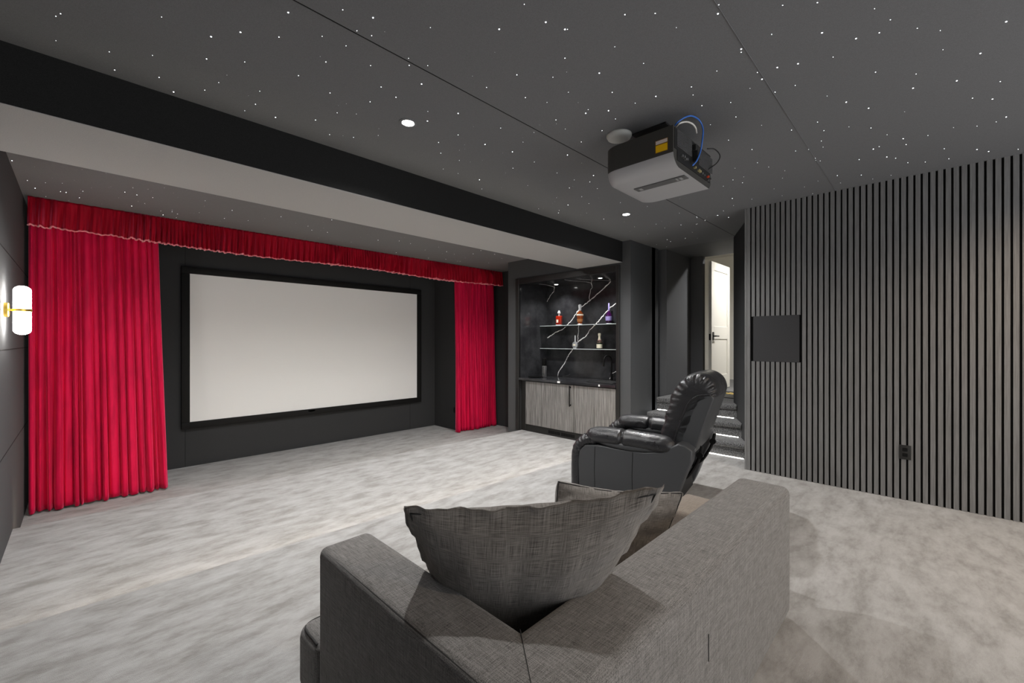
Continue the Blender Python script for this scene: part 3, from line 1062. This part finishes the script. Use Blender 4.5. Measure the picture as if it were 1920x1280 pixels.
# 2 amber tapered
bottle('liquor_bottle', 'tall tapered amber decanter with clear glass stopper, centre of the upper glass shelf', (5.70, 4.07, zt), [
    ('body', lat([(0.0001, 0.016), (0.036, 0.016), (0.040, 0.05), (0.052, 0.13), (0.055, 0.165), (0.050, 0.19), (0.034, 0.215), (0.016, 0.232)], 12), M_amber, None),
    ('base', lat([(0.040, 0.0), (0.042, 0.004), (0.038, 0.017)], 12), M_clear, 'clear glass base'),
    ('collar', lat([(0.0555, 0.150), (0.0565, 0.156), (0.0565, 0.166), (0.0545, 0.172)], 12), M_cream, None),
    ('stopper', lat([(0.015, 0.230), (0.020, 0.24), (0.022, 0.27), (0.026, 0.31), (0.024, 0.325), (0.010, 0.332)], 12), M_clear, 'clear stopper'),
    ('label', lat([(0.0425, 0.05), (0.0475, 0.095)], 12), mat('brown_label', (0.35, 0.15, 0.05), 0.4), None)])
# 3 purple
bottle('liquor_bottle', 'dark bottle with lilac label and slender lilac neck, right on the upper glass shelf', (5.70, 3.53, zt), [
    ('body', lat([(0.034, 0.0), (0.040, 0.006), (0.048, 0.05), (0.052, 0.10), (0.044, 0.15), (0.022, 0.18), (0.014, 0.21), (0.013, 0.24)], 20), M_purple, None),
    ('label', lat([(0.0495, 0.05), (0.0535, 0.09), (0.0525, 0.115)], 20), M_lilac, 'lilac label'),
    ('neck', lat([(0.014, 0.21), (0.015, 0.215), (0.012, 0.315), (0.010, 0.318)], 16), M_lilac, 'lilac neck'),
    ('foot', lat([(0.041, 0.0), (0.042, 0.010), (0.036, 0.014)], 20), M_clear, None)])
# 4 round silver
bmr = NB(); lathe(bmr, [(0.0001, -0.026), (0.030, -0.024), (0.052, -0.014), (0.058, 0.0), (0.052, 0.014), (0.030, 0.024), (0.0001, 0.026)], (0, 0, 0.060), 28, 'x')
bottle('liquor_bottle', 'round silvery flask bottle with thin straight neck, left on the lower glass shelf', (5.70, 4.165, zb), [
    ('body', bmr, M_silver, None), ('foot', bxm(-0.018, 0.018, -0.028, 0.028, 0.0, 0.010, 0.003, 1), M_clear, None),
    ('neck', lat([(0.012, 0.110), (0.010, 0.13), (0.010, 0.21), (0.012, 0.215)], 14), M_clear, None),
    ('label', bxm(-0.0285, -0.024, -0.022, 0.022, 0.045, 0.075), M_cream, None)], 0)
# 5 champagne
bottle('champagne_bottle', 'dark champagne bottle with cream foil top and cream label, right on the lower glass shelf', (5.70, 3.70, zb), [
    ('body', lat([(0.042, 0.0), (0.045, 0.006), (0.045, 0.085), (0.038, 0.115), (0.022, 0.145), (0.016, 0.165)], 20), M_dkgl, None),
    ('foil', lat([(0.0245, 0.142), (0.0185, 0.162), (0.0165, 0.19), (0.017, 0.205), (0.022, 0.215), (0.022, 0.24), (0.014, 0.246)], 18), M_cream, 'cream foil'),
    ('neck_band', lat([(0.041, 0.105), (0.030, 0.130), (0.0265, 0.140)], 18), M_pink, 'pink neck band'),
    ('label', lat([(0.0456, 0.012), (0.0458, 0.075)], 20), M_cream, 'cream label')])

# ------------------------------------------------------------------ sofa
SX0, SX1, SY0, SYI, SXI, SZ = 0.552, 2.347, 0.470, 0.700, 0.735, 0.610
sf = thing('sofa', 'low charcoal linen sofa seen from behind in the foreground', 'sofa', (1.45, 0.95, 0))
dx, dy = -1.45, -0.95


def diag(a, b):
    def on(v): return abs((v.x - (SX0 + dx)) * (SYI - SY0) - (v.y - (SY0 + dy)) * (SXI - SX0)) < 1e-4
    return on(a) and on(b)


bm = NB()
prism(bm, [(SX0 + dx, SY0 + dy), (SX1 + dx, SY0 + dy), (SX1 + dx, SYI + dy), (SXI + dx, SYI + dy)], 0.02, SZ, 0.034, 4, diag)
back = obj('backrest', bm, M_sofa, sf, 50)
bm = NB()
prism(bm, [(SX0 + dx, SY0 + dy), (SXI + dx, SYI + dy), (SXI + dx, 1.45 + dy), (SX0 + dx, 1.45 + dy)], 0.02, SZ, 0.026, 4, diag)
arm = obj('arm', bm, M_sofa, sf, 50)
bm = NB()
tube(bm, [(SX0 + 0.012 + dx, 0.50 + dy, SZ - 0.010), (SX0 + 0.011 + dx, 0.9 + dy, SZ - 0.010), (SX0 + 0.012 + dx, 1.425 + dy, SZ - 0.010)], 0.0045, 8, 6)
tube(bm, [(SXI - 0.010 + dx, 0.71 + dy, SZ - 0.012), (SXI - 0.010 + dx, 1.42 + dy, SZ - 0.012)], 0.0035, 8)
obj('piping', bm, M_pipe, arm, 'all')
bm = NB()
a_ = Vector((SX0 + 0.012 + dx, SY0 + 0.016 + dy, SZ + 0.0002)); b_ = Vector((SXI - 0.006 + dx, SYI - 0.008 + dy, SZ + 0.0002))
tube(bm, [a_, b_], 0.0012, 6)
obj('seam', bm, M_pipe, back)
bm = NB()
box(bm, 1.302 + dx, 1.306 + dx, SY0 - 0.0012 + dy, SY0 + 0.002 + dy, 0.345, 0.425)
obj('slit', bm, M_seam, back)
bm = NB()
box(bm, SXI + 0.002 + dx, SX1 - 0.004 + dx, SYI + 0.002 + dy, 1.44 + dy, 0.02, 0.12, 0.01, 2)
obj('base', bm, M_sofa, sf, 50)
for (x0, x1) in ((SXI + 0.004, 1.52), (1.53, SX1 - 0.004)):
    bm = NB()
    box(bm, x0 + dx, x1 + dx, SYI + 0.004 + dy, 1.455 + dy, 0.121, 0.262, 0.035, 4)
    obj('seat_cushion', bm, M_sofa, sf, 60)
bm = NB()
box(bm, SX0 + 0.004 + dx, 1.52 + dx, 1.458 + dy, 1.66 + dy, 0.02, 0.262, 0.045, 4)
fr = obj('front_cushion', bm, M_sofa, sf, 60)
bm = NB()
tube(bm, [(SX0 + 0.019 + dx, 1.50 + dy, 0.249), (SX0 + 0.019 + dx, 1.53 + dy, 0.249), (SX0 + 0.019 + dx, 1.60 + dy, 0.249), (SX0 + 0.030 + dx, 1.630 + dy, 0.249), (SX0 + 0.06 + dx, 1.645 + dy, 0.249), (SX0 + 0.12 + dx, 1.646 + dy, 0.249)], 0.0045, 8, 6)
obj('piping', bm, M_pipe, fr, 'all')
for (x, y) in ((0.62, 0.54), (2.27, 0.54), (2.27, 1.36), (0.62, 1.58)):
    bm = NB(); lathe(bm, [(0.018, 0.0), (0.024, 0.022)], (x + dx, y + dy, 0), 14)
    obj('foot', bm, M_black, sf)


def pillow(label, TL, TR, BR, BL, thick, flange, seed, m, sag=0.0, n=46, dent=0.035, group='sofa cushions', side=None):
    """corners in world space; returns a thing with cover and piping"""
    rnd = random.Random(seed)
    TL, TR, BR, BL = map(Vector, (TL, TR, BR, BL))
    c = (TL + TR + BR + BL) / 4
    base = Vector((c.x, c.y, min(BL.z, BR.z)))
    t = thing('throw_pillow', label, 'cushion', base, 0, group)
    nrm = (TR - TL).cross(BL - TL).normalized()
    bm = NB()
    uvl = bm.loops.layers.uv.new('UVMap')
    G = {}
    for sgn in (1, -1):
        for i in range(n + 1):
            for j in range(n + 1):
                u, v = i / n * 2 - 1, j / n * 2 - 1
                if sgn < 0 and (abs(u) > 0.999 or abs(v) > 0.999):
                    G[(sgn, i, j)] = G[(1, i, j)]; continue
                cr = 1 - 0.045 * (abs(u) * abs(v)) ** 8
                uu, vv = u, v
                # concave sides: pull edge middles inwards
                uu = u * cr * (1 - dent * (1 - v * v))
                vv = v * cr * (1 - dent * (1 - u * u))
                a = TL.lerp(TR, (uu + 1) / 2); b = BL.lerp(BR, (uu + 1) / 2)
                p = a.lerp(b, (vv + 1) / 2)
                fu, fv = min(1, abs(u) / (1 - flange)), min(1, abs(v) / (1 - flange))
                h = thick * ((1 - fu ** 2.6) ** 0.62) * ((1 - fv ** 2.6) ** 0.62) if fu < 1 and fv < 1 else 0
                q = 0
                e = max(abs(u), abs(v))
                if e > 1 - flange * 1.6:
                    k = (e - (1 - flange * 1.6)) / (flange * 1.6)
                    ang = (u if abs(v) > abs(u) else v)
                    q = 0.0055 * k * math.sin(ang * 15 + seed) + 0.003 * k * math.sin(ang * 37 + 2)
                wr = 0.0
                if h > 0:
                    wr = 0.004 * math.sin(u * 9 + 2.5 * v + seed) * math.sin(v * 5 + 1) + 0.0035 * math.sin(u * 23 + seed * 2) * (1 - fv) ** 0.5 * (abs(v)) + 0.004 * math.sin(v * 19) * abs(u)
                p = p + nrm * (sgn * (h + 0.0025 + (wr if h > 0.01 else 0)) + q)
                p.z -= sag * (1 - u * u) * max(0, -v)
                G[(sgn, i, j)] = bm.verts.new(p - base)
        for i in range(n):
            for j in range(n):
                f = [G[(sgn, i, j)], G[(sgn, i + 1, j)], G[(sgn, i + 1, j + 1)], G[(sgn, i, j + 1)]]
                if len(set(f)) == 4:
                    fc_ = bm.faces.new(f)
                    for lp, (a1, b1) in zip(fc_.loops, ((i, j), (i + 1, j), (i + 1, j + 1), (i, j + 1))): lp[uvl].uv = (a1 / n * 0.7, b1 / n * 0.6)
    obj('cover', bm, m, t, 'all')
    # piping runs along the seam where the flange starts
    for sgn in (1, -1):
        bm = NB()
        pts = []
        q = 1 - flange
        ring = [(-q + 2 * q * k / 30, -q) for k in range(30)] + [(q, -q + 2 * q * k / 30) for k in range(30)] + [(q - 2 * q * k / 30, q) for k in range(30)] + [(-q, q - 2 * q * k / 30) for k in range(30)]
        for (u, v) in ring:
            cr = 1 - 0.045 * (abs(u) * abs(v)) ** 8
            uu = u * cr * (1 - dent * (1 - v * v)); vv = v * cr * (1 - dent * (1 - u * u))
            a = TL.lerp(TR, (uu + 1) / 2); b = BL.lerp(BR, (uu + 1) / 2)
            p = a.lerp(b, (vv + 1) / 2) + nrm * sgn * 0.004
            p.z -= sag * (1 - u * u) * max(0, -v)
            pts.append(p - base)
        tube(bm, pts, 0.0028, 6, closed=True)
        obj('seam_piping', bm, M_pipe, t, 'all')
    return t


pillow('large charcoal linen cushion with flanged edge propped in the sofa corner', (0.612, 1.052, 0.84), (1.066, 0.468, 0.935), (1.13, 0.84, 0.30), (0.875, 1.15, 0.30), 0.125, 0.075, 3, M_pillow, 0.030)
pillow('smaller charcoal linen cushion standing behind the big corner cushion', (1.425, 1.145, 0.705), (1.815, 0.745, 0.655), (1.63, 0.82, 0.285), (1.33, 1.12, 0.285), 0.055, 0.03, 6, M_pillow, 0.02)
tp = thing('throw_pillow', 'taupe block cushion at the far end of the sofa, mostly hidden', 'cushion', (2.26, 0.86, 0.263))
bm = NB()
box(bm, -0.16, 0.135, -0.145, 0.125, 0.0, 0.178, 0.022, 4)
obj('cover', bm, M_taupe, tp, 'all')
bm = NB()
tube(bm, [(-0.14, 0.122, 0.160), (0.0, 0.122, 0.160), (0.11, 0.122, 0.160)], 0.003, 6)
obj('seam_piping', bm, M_pipe, tp, 'all')

# ------------------------------------------------------------------ recliner
rc = thing('recliner', 'black leather recliner armchair with pillowy back facing the screen', 'armchair', (3.451, 1.755, 0), R(10))
rc.scale = (0.97, 0.97, 0.97)
rx, ry = -3.35, -1.62
RX0, RX1 = 2.90, 3.80


def side_panel(x0, x1):
    bm = NB()
    pts = [(2.075, 0.03), (2.085, 0.30), (2.070, 0.39), (2.02, 0.440), (1.90, 0.455), (1.70, 0.447), (1.50, 0.452), (1.38, 0.475), (1.29, 0.530), (1.25, 0.552), (1.20, 0.545), (1.150, 0.512), (1.160, 0.42), (1.215, 0.28), (1.27, 0.12), (1.31, 0.03)]
    a = [bm.verts.new((x0 + rx, p[0] + ry, p[1])) for p in pts]
    b = [bm.verts.new((x1 + rx, p[0] + ry, p[1])) for p in pts]
    bm.faces.new(a); bm.faces.new(b[::-1])
    n = len(pts)
    for i in range(n):
        bm.faces.new((a[i], b[i], b[(i + 1) % n], a[(i + 1) % n]))
    bmesh.ops.recalc_face_normals(bm, faces=bm.faces)
    bmesh.ops.bevel(bm, geom=[e for e in bm.edges if abs(e.verts[0].co.x - e.verts[1].co.x) < 1e-6], offset=0.012, segments=3, profile=0.5, affect='EDGES')
    return bm


for (x0, x1, sx) in ((RX0, RX0 + 0.14, RX0), (RX1 - 0.14, RX1, RX1)):
    sp = obj('side_panel', side_panel(x0, x1), M_leather_side, rc, 50)
    sgn = -1 if sx == RX0 else 1
    for yy in (1.925, 1.60):
        bm = NB()
        tube(bm, [(sx + sgn * 0.0005 + rx, yy + ry, 0.05), (sx + sgn * 0.0005 + rx, yy + 0.006 + ry, 0.25), (sx + sgn * 0.0005 + rx, yy + ry, 0.44)], 0.0022, 6)
        obj('seam', bm, M_seam, sp)
    # front roll of the arm that drops to the floor
    bm = NB()
    P = [(x0 + 0.07 + rx, 2.115 + ry, 0.05), (x0 + 0.07 + rx, 2.115 + ry, 0.26), (x0 + 0.07 + rx, 2.105 + ry, 0.38), (x0 + 0.07 + rx, 2.055 + ry, 0.455), (x0 + 0.07 + rx, 1.99 + ry, 0.490), (x0 + 0.07 + rx, 1.93 + ry, 0.497)]
    C = catmull(P, 8)
    tube(bm, C, [0.055 + 0.004 * math.sin(i * 1.9) * (1 if i > 14 else 0.1) for i in range(len(C))], 18)
    for v in bm.verts: v.co.x = (x0 + 0.07 + rx) + (v.co.x - (x0 + 0.07 + rx)) * 1.40
    obj('front_roll', bm, M_leather, rc, 'all')
    # padded arm in two pillows
    pad = NB()
    NYS, NA = 90, 30
    rings = []
    rnd = random.Random(int(x0 * 100))
    for i in range(NYS + 1):
        s = i / NYS
        yy = 2.03 - 0.76 * s
        # pillows meet at s = .44
        pinch = 1 - 0.22 * math.exp(-((s - 0.44) / 0.018) ** 2)
        end = (1 - abs(2 * s - 1) ** 7) ** 0.5 if 0 < s < 1 else 0.02
        w_ = 0.098 * pinch * max(end, 0.02)
        h_ = 0.078 * pinch * max(end, 0.02)
        zc = 0.520 + 0.010 * math.sin(s * PI) - 0.012 * s
        ring = []
        for k in range(NA):
            a = 2 * PI * k / NA
            rr = 1 + 0.022 * math.sin(60 * s + 3 * a) * math.exp(-((s - 0.44) / 0.09) ** 2) + 0.018 * math.sin(95 * s + 5 * a + 1) * math.exp(-((s - 0.98) / 0.2) ** 2) + 0.014 * math.sin(75 * s + 4 * a) * math.exp(-(s / 0.1) ** 2)
            ca, sa = math.cos(a), math.sin(a)
            sgc = abs(ca) ** 0.8 * (1 if ca > 0 else -1)
            ring.append(pad.verts.new((x0 + 0.072 + rx + w_ * rr * sgc, yy + ry, zc + h_ * rr * sa * (1.0 if sa > 0 else 0.85))))
        rings.append(ring)
    for a, b in zip(rings, rings[1:]):
        for k in range(NA): pad.faces.new((a[k], a[(k + 1) % NA], b[(k + 1) % NA], b[k]))
    pad.faces.new(rings[0]); pad.faces.new(rings[-1])
    obj('arm_pad', pad, M_leather, rc, 'all')
    # boat-shaped strip below the pad
    bm = NB()
    rings = []
    for i in range(41):
        s = i / 40
        yy = 2.02 - 0.76 * s
        zb_ = 0.505 - 0.075 * math.sin(s * PI) ** 0.7
        ring = []
        for k in range(12):
            a = 2 * PI * k / 12
            ring.append(bm.verts.new((x0 + 0.070 + rx + 0.088 * math.cos(a) * (0.35 + 0.65 * math.sin(s * PI) ** 0.5), yy + ry, (zb_ + 0.52) / 2 + (0.52 - zb_) / 2 * math.sin(a))))
        rings.append(ring)
    for a, b in zip(rings, rings[1:]):
        for k in range(12): bm.faces.new((a[k], a[(k + 1) % 12], b[(k + 1) % 12], b[k]))
    bm.faces.new(rings[0]); bm.faces.new(rings[-1])
    obj('arm_border', bm, M_leather_side, rc, 'all')

# back cushion
XB0, XB1 = 3.035, 3.665
loop = [(1.435, 0.47), (1.440, 0.56), (1.425, 0.66), (1.400, 0.75), (1.375, 0.84), (1.345, 0.93), (1.290, 1.015), (1.205, 1.075), (1.110, 1.085), (1.035, 1.040), (1.003, 0.965), (1.012, 0.905), (1.06, 0.885), (1.115, 0.80), (1.160, 0.68), (1.205, 0.56), (1.24, 0.47)]
LP = catmull([(0, a, b) for a, b in loop], 16)
cy = sum(p.y for p in LP) / len(LP)
bm = NB()
NXS = 100
rings = []
for i in range(NXS + 1):
    s = i / NXS
    e = abs(2 * s - 1)
    k = (1 - e ** 5) ** 0.42 if e < 1 else 0.0
    x = XB0 + (XB1 - XB0) * s
    ring = []
    for q, p in enumerate(LP):
        f = q / (len(LP) - 1)
        # spine of section (mid-line)
        zc = p.z
        ymid = 1.335 - (zc - 0.47) * 0.36 if zc < 0.95 else 1.16
        zmid = p.z if zc < 0.86 else 0.86 + (p.z - 0.86) * 0.30
        kk = 0.50 + 0.50 * k
        gather = 0.0
        if e > 0.60: gather = 0.0085 * (math.sin(f * 170) + 0.5 * math.sin(f * 103 + 1)) * math.exp(-((e - 0.95) / 0.10) ** 2) * (1 if 0.15 < f < 0.72 else 0.3)
        gather += 0.006 * math.sin(p.z * 42 + 3 * math.sin(s * 6)) * (1 if f < 0.3 else 0)
        yv = ymid + (p.y - ymid) * kk
        zv = zmid + (p.z - zmid) * kk
        d = Vector((0, p.y - ymid, (p.z - zmid) + 1e-4)).normalized()
        ring.append(bm.verts.new((x + rx, yv + ry + d.y * gather, zv + d.z * gather)))
    rings.append(ring)
n = len(LP)
for a, b in zip(rings, rings[1:]):
    for q in range(n): bm.faces.new((a[q], a[(q + 1) % n], b[(q + 1) % n], b[q]))
bm.faces.new(rings[0]); bm.faces.new(rings[-1])
bk = obj('back_cushion', bm, M_leather, rc, 'all')
# rear shell
shell_l = [(1.33, 0.47), (1.30, 0.60), (1.255, 0.74), (1.20, 0.86), (1.13, 0.915), (1.045, 0.925), (1.022, 0.90), (1.070, 0.76), (1.115, 0.62), (1.165, 0.47), (1.20, 0.42), (1.28, 0.42)]
bm = NB()
a = [bm.verts.new((3.035 + rx, p[0] + ry, p[1])) for p in shell_l]
b = [bm.verts.new((3.665 + rx, p[0] + ry, p[1])) for p in shell_l]
bm.faces.new(a); bm.faces.new(b[::-1])
for i in range(len(shell_l)):
    j = (i + 1) % len(shell_l)
    bm.faces.new((a[i], b[i], b[j], a[j]))
bmesh.ops.recalc_face_normals(bm, faces=bm.faces)
bmesh.ops.bevel(bm, geom=list(bm.edges), offset=0.012, segments=3, profile=0.5, affect='EDGES')
obj('back_shell', bm, M_leather_side, rc, 50)
bm = NB()
for xx in (3.034, 3.666):
    bm = NB()
    tube(bm, [(xx + rx, p[0] + ry, p[1]) for p in [(1.33, 0.50), (1.30, 0.60), (1.255, 0.74), (1.20, 0.86), (1.13, 0.915), (1.045, 0.925)]], 0.006, 8, 6)
    obj('welt', bm, M_leather, bk, 'all')
# seat, front, footrest
bm = NB()
box(bm, 3.045 + rx, 3.655 + rx, 1.36 + ry, 2.06 + ry, 0.30, 0.455, 0.05, 5)
obj('seat_cushion', bm, M_leather, rc, 'all')
bm = NB()
box(bm, 3.05 + rx, 3.65 + rx, 2.02 + ry, 2.13 + ry, 0.06, 0.36, 0.04, 4)
obj('footrest', bm, M_leather, rc, 'all')
bm = NB()
box(bm, 3.045 + rx, 3.655 + rx, 1.30 + ry, 2.0 + ry, 0.03, 0.29)
obj('base_frame', bm, M_black, rc)
for xx in (3.06, 3.62):
    bm = NB()
    tube(bm, [(xx + 0.01 + rx, 1.30 + ry, 0.20), (xx + 0.01 + rx, 1.22 + ry, 0.27), (xx + 0.01 + rx, 1.165 + ry, 0.36), (xx + 0.01 + rx, 1.135 + ry, 0.43), (xx + 0.01 + rx, 1.115 + ry, 0.52)], 0.013, 8, 6)
    lathe(bm, [(0.026, -0.014), (0.026, 0.014)], (xx + 0.01 + rx, 1.13 + ry, 0.45), 14, 'x')
    obj('recline_mechanism', bm, M_metal_blk, rc)
for (x, y) in ((3.0, 1.40), (3.7, 1.40), (3.0, 2.0), (3.7, 2.0)):
    bm = NB(); lathe(bm, [(0.022, 0.0), (0.026, 0.031)], (x + rx, y + ry, 0), 12)
    obj('foot', bm, M_black, rc)

# ------------------------------------------------------------------ star ceiling
DV = Vector((math.cos(TH), math.sin(TH))); RV = Vector((math.sin(TH), -math.cos(TH)))


def ceil_pt(u, v):
    """where a fibre seen in the photograph sits on the ceiling (measured once)"""
    a = (u - 960) / FPX; b = -(v - 640.5) / FPX
    t = (CEIL - CZ) / b
    return ((DV.x + a * RV.x) * t, (DV.y + a * RV.y) * t)


S1 = [(312, 92), (338, 78), (902, 96), (1609, 71), (1342, 181), (1557, 208), (1178, 206), (1798, 204), (610, 291), (851, 310), (1153, 330), (1366, 347), (1819, 347), (640, 392), (888, 433), (1221, 462), (1666, 423), (969, 514), (1143, 504), (1450, 510), (1842, 520), (1426, 583), (1366, 619), (1538, 656), (1761, 671), (1882, 631), (1840, 752), (312, 228)]
S2 = [(8, 56), (177, 100), (87, 173), (169, 200), (26, 257), (163, 367), (375, 327), (379, 366), (482, 368), (497, 155), (1021, 25), (881, 164), (1141, 125), (1248, 165), (1262, 165), (1583, 83), (1752, 76), (1870, 155), (1526, 262), (1248, 326), (1687, 355), (980, 419), (1440, 409), (1181, 432), (448, 470), (222, 487), (305, 544), (811, 489), (1027, 546), (1512, 517), (1148, 572), (1267, 516), (1756, 539), (1640, 577), (1378, 613), (1364, 633), (1491, 619), (1530, 665), (160, 569), (84, 637), (483, 623), (481, 677), (652, 634), (889, 716), (1250, 721), (1455, 730), (1198, 670), (68, 768), (206, 757), (652, 754), (543, 796), (802, 807), (1014, 794), (1075, 740), (1339, 793), (1262, 866), (955, 848), (1077, 905), (659, 896), (555, 856), (958, 940), (569, 944), (652, 969), (771, 1004), (1204, 966), (1407, 980), (1387, 1016), (1300, 1005), (784, 1055), (1040, 1036), (1273, 1050), (1429, 1054), (1342, 1099), (1201, 1105), (1382, 1137), (1101, 1166), (1265, 1145), (1216, 1175), (1369, 1190), (1212, 1189), (1465, 1223), (1724, 1108), (1708, 1153), (1757, 1252), (1887, 1190), (1558, 1132)]
S3 = [(202, 28), (197, 78), (558, 31), (752, 16), (1071, 50), (1159, 112), (497, 193), (778, 184), (968, 216), (1098, 184), (1310, 159), (1438, 172), (1806, 122), (327, 275), (327, 293), (404, 360), (191, 398), (417, 405), (443, 443), (376, 494), (528, 378), (644, 357), (840, 320), (1077, 404), (1303, 414), (1453, 279), (1662, 299), (1773, 456), (1530, 452), (1286, 493), (628, 478), (516, 515), (806, 537), (913, 571), (1038, 605), (1239, 625), (58, 531), (49, 486), (268, 573), (107, 591), (297, 654), (155, 697), (608, 727), (440, 700), (753, 682), (928, 709), (788, 730), (1051, 715), (1141, 753), (1231, 775), (1369, 757), (1247, 808), (1097, 819), (1064, 833), (774, 788), (784, 822), (703, 835), (630, 844), (387, 835), (256, 783), (740, 884), (744, 895), (768, 899), (418, 909), (480, 933), (570, 954), (557, 995), (292, 940), (281, 1005), (341, 988), (334, 1021), (227, 1040), (510, 1055), (680, 1044), (755, 1011), (863, 981), (881, 1022), (726, 1081), (555, 1093), (386, 1113), (277, 1108), (228, 1178), (198, 1203), (284, 1148), (1189, 884), (1140, 877), (1354, 905), (1486, 887), (1460, 831), (1643, 835), (1708, 846), (1873, 834), (1806, 654), (1750, 681), (1643, 705), (1512, 713), (1618, 549), (1729, 554), (1163, 979), (1061, 1000), (997, 978), (985, 892), (1257, 909), (78, 1211), (76, 1253), (125, 1232)]
S4 = [(76, 65), (54, 88), (139, 100), (222, 71), (299, 56), (378, 52), (416, 33), (376, 21), (474, 10), (527, 20), (354, 92), (320, 121), (378, 121), (182, 150), (233, 127), (249, 136), (230, 162)]
B1 = [(153, 1008), (196, 1051), (254, 1021), (348, 1023), (742, 1049), (256, 1098), (443, 1105), (67, 898), (1145, 1121), (808, 1136), (961, 1174), (991, 1195), (984, 1215), (910, 1200), (1112, 1188), (1252, 1220), (1568, 1210), (1852, 1228), (1385, 1232), (1296, 1175)]
B2 = [(316, 62), (37, 150), (555, 73), (384, 173), (220, 225), (620, 214), (668, 217), (930, 68), (1243, 250), (1360, 290), (1358, 73), (1500, 160)]
stars = []
for L_, (u0, v0), k in ((S1, (0, 0), 2.977), (S2, (640, 0), 2.977), (S3, (1280, 0), 2.977), (S4, (1160, 400), 2.56)):
    for (a, b) in L_:
        x, y = ceil_pt(u0 + a / k, v0 + b / k)
        if -0.36 < x < 5.9 and -0.6 < y < 2.93 and not (x > XW and y < 1.36) and not (x > 5.08 and y > 2.8):
            stars.append((x, y))
for L_, (u0, v0), k in ((B1, (0, 0), 2.977), (B2, (800, 470), 10.67)):
    for (a, b) in L_:
        x, y = ceil_pt(u0 + a / k, v0 + b / k)
        if -0.36 < x < 5.05 and 3.7 < y < 5.88: stars.append((x, y))
rs = random.Random(41)
while len(stars) < 300:
    stars.append((rs.uniform(-0.3, 5.0), rs.uniform(3.9, 5.8)))
me_s = bpy.data.meshes.new('star_light')
bm = NB()
lathe(bm, [(1.0, 0.0), (0.8, -0.5), (0.0001, -0.8)], seg=8)
bmesh.ops.recalc_face_normals(bm, faces=bm.faces)
bm.to_mesh(me_s); bm.free()
me_s.materials.append(M_star)
first = None
for (x, y) in stars[:300]:
    if first is None:
        first = bpy.data.objects.new('star_light', me_s)
        tag(first, 'tiny white point of light in the dark star ceiling', 'star light', 'fibre-optic star lights in the ceiling')
        o = first
    else:
        o = first.copy()
    COL.objects.link(o)
    r_ = rs.choice((0.0013, 0.0015, 0.0018, 0.002, 0.003)) if y < 3 else rs.choice((0.0015, 0.002, 0.003))
    o.scale = (r_, r_, r_)
    o.location = (x, y, CEIL)
bm = NB()
for k in range(260):
    x, y = (rs.uniform(-0.3, 5.0), rs.uniform(3.75, 5.85)) if k < 190 else (rs.uniform(0.5, 5.6), rs.uniform(1.2, 2.9))
    if y < 3 and (x > 5.0 and y > 2.7): continue
    r_ = rs.uniform(0.0009, 0.0016)
    lathe(bm, [(r_, 0.0), (0.0001, -r_)], (x, y, CEIL - 0.0002), 6)
tag(obj('faint_star_lights', bm, M_stard), 'faint scatter of the smallest star points across the dark ceiling', 'star lights', None, 'stuff')
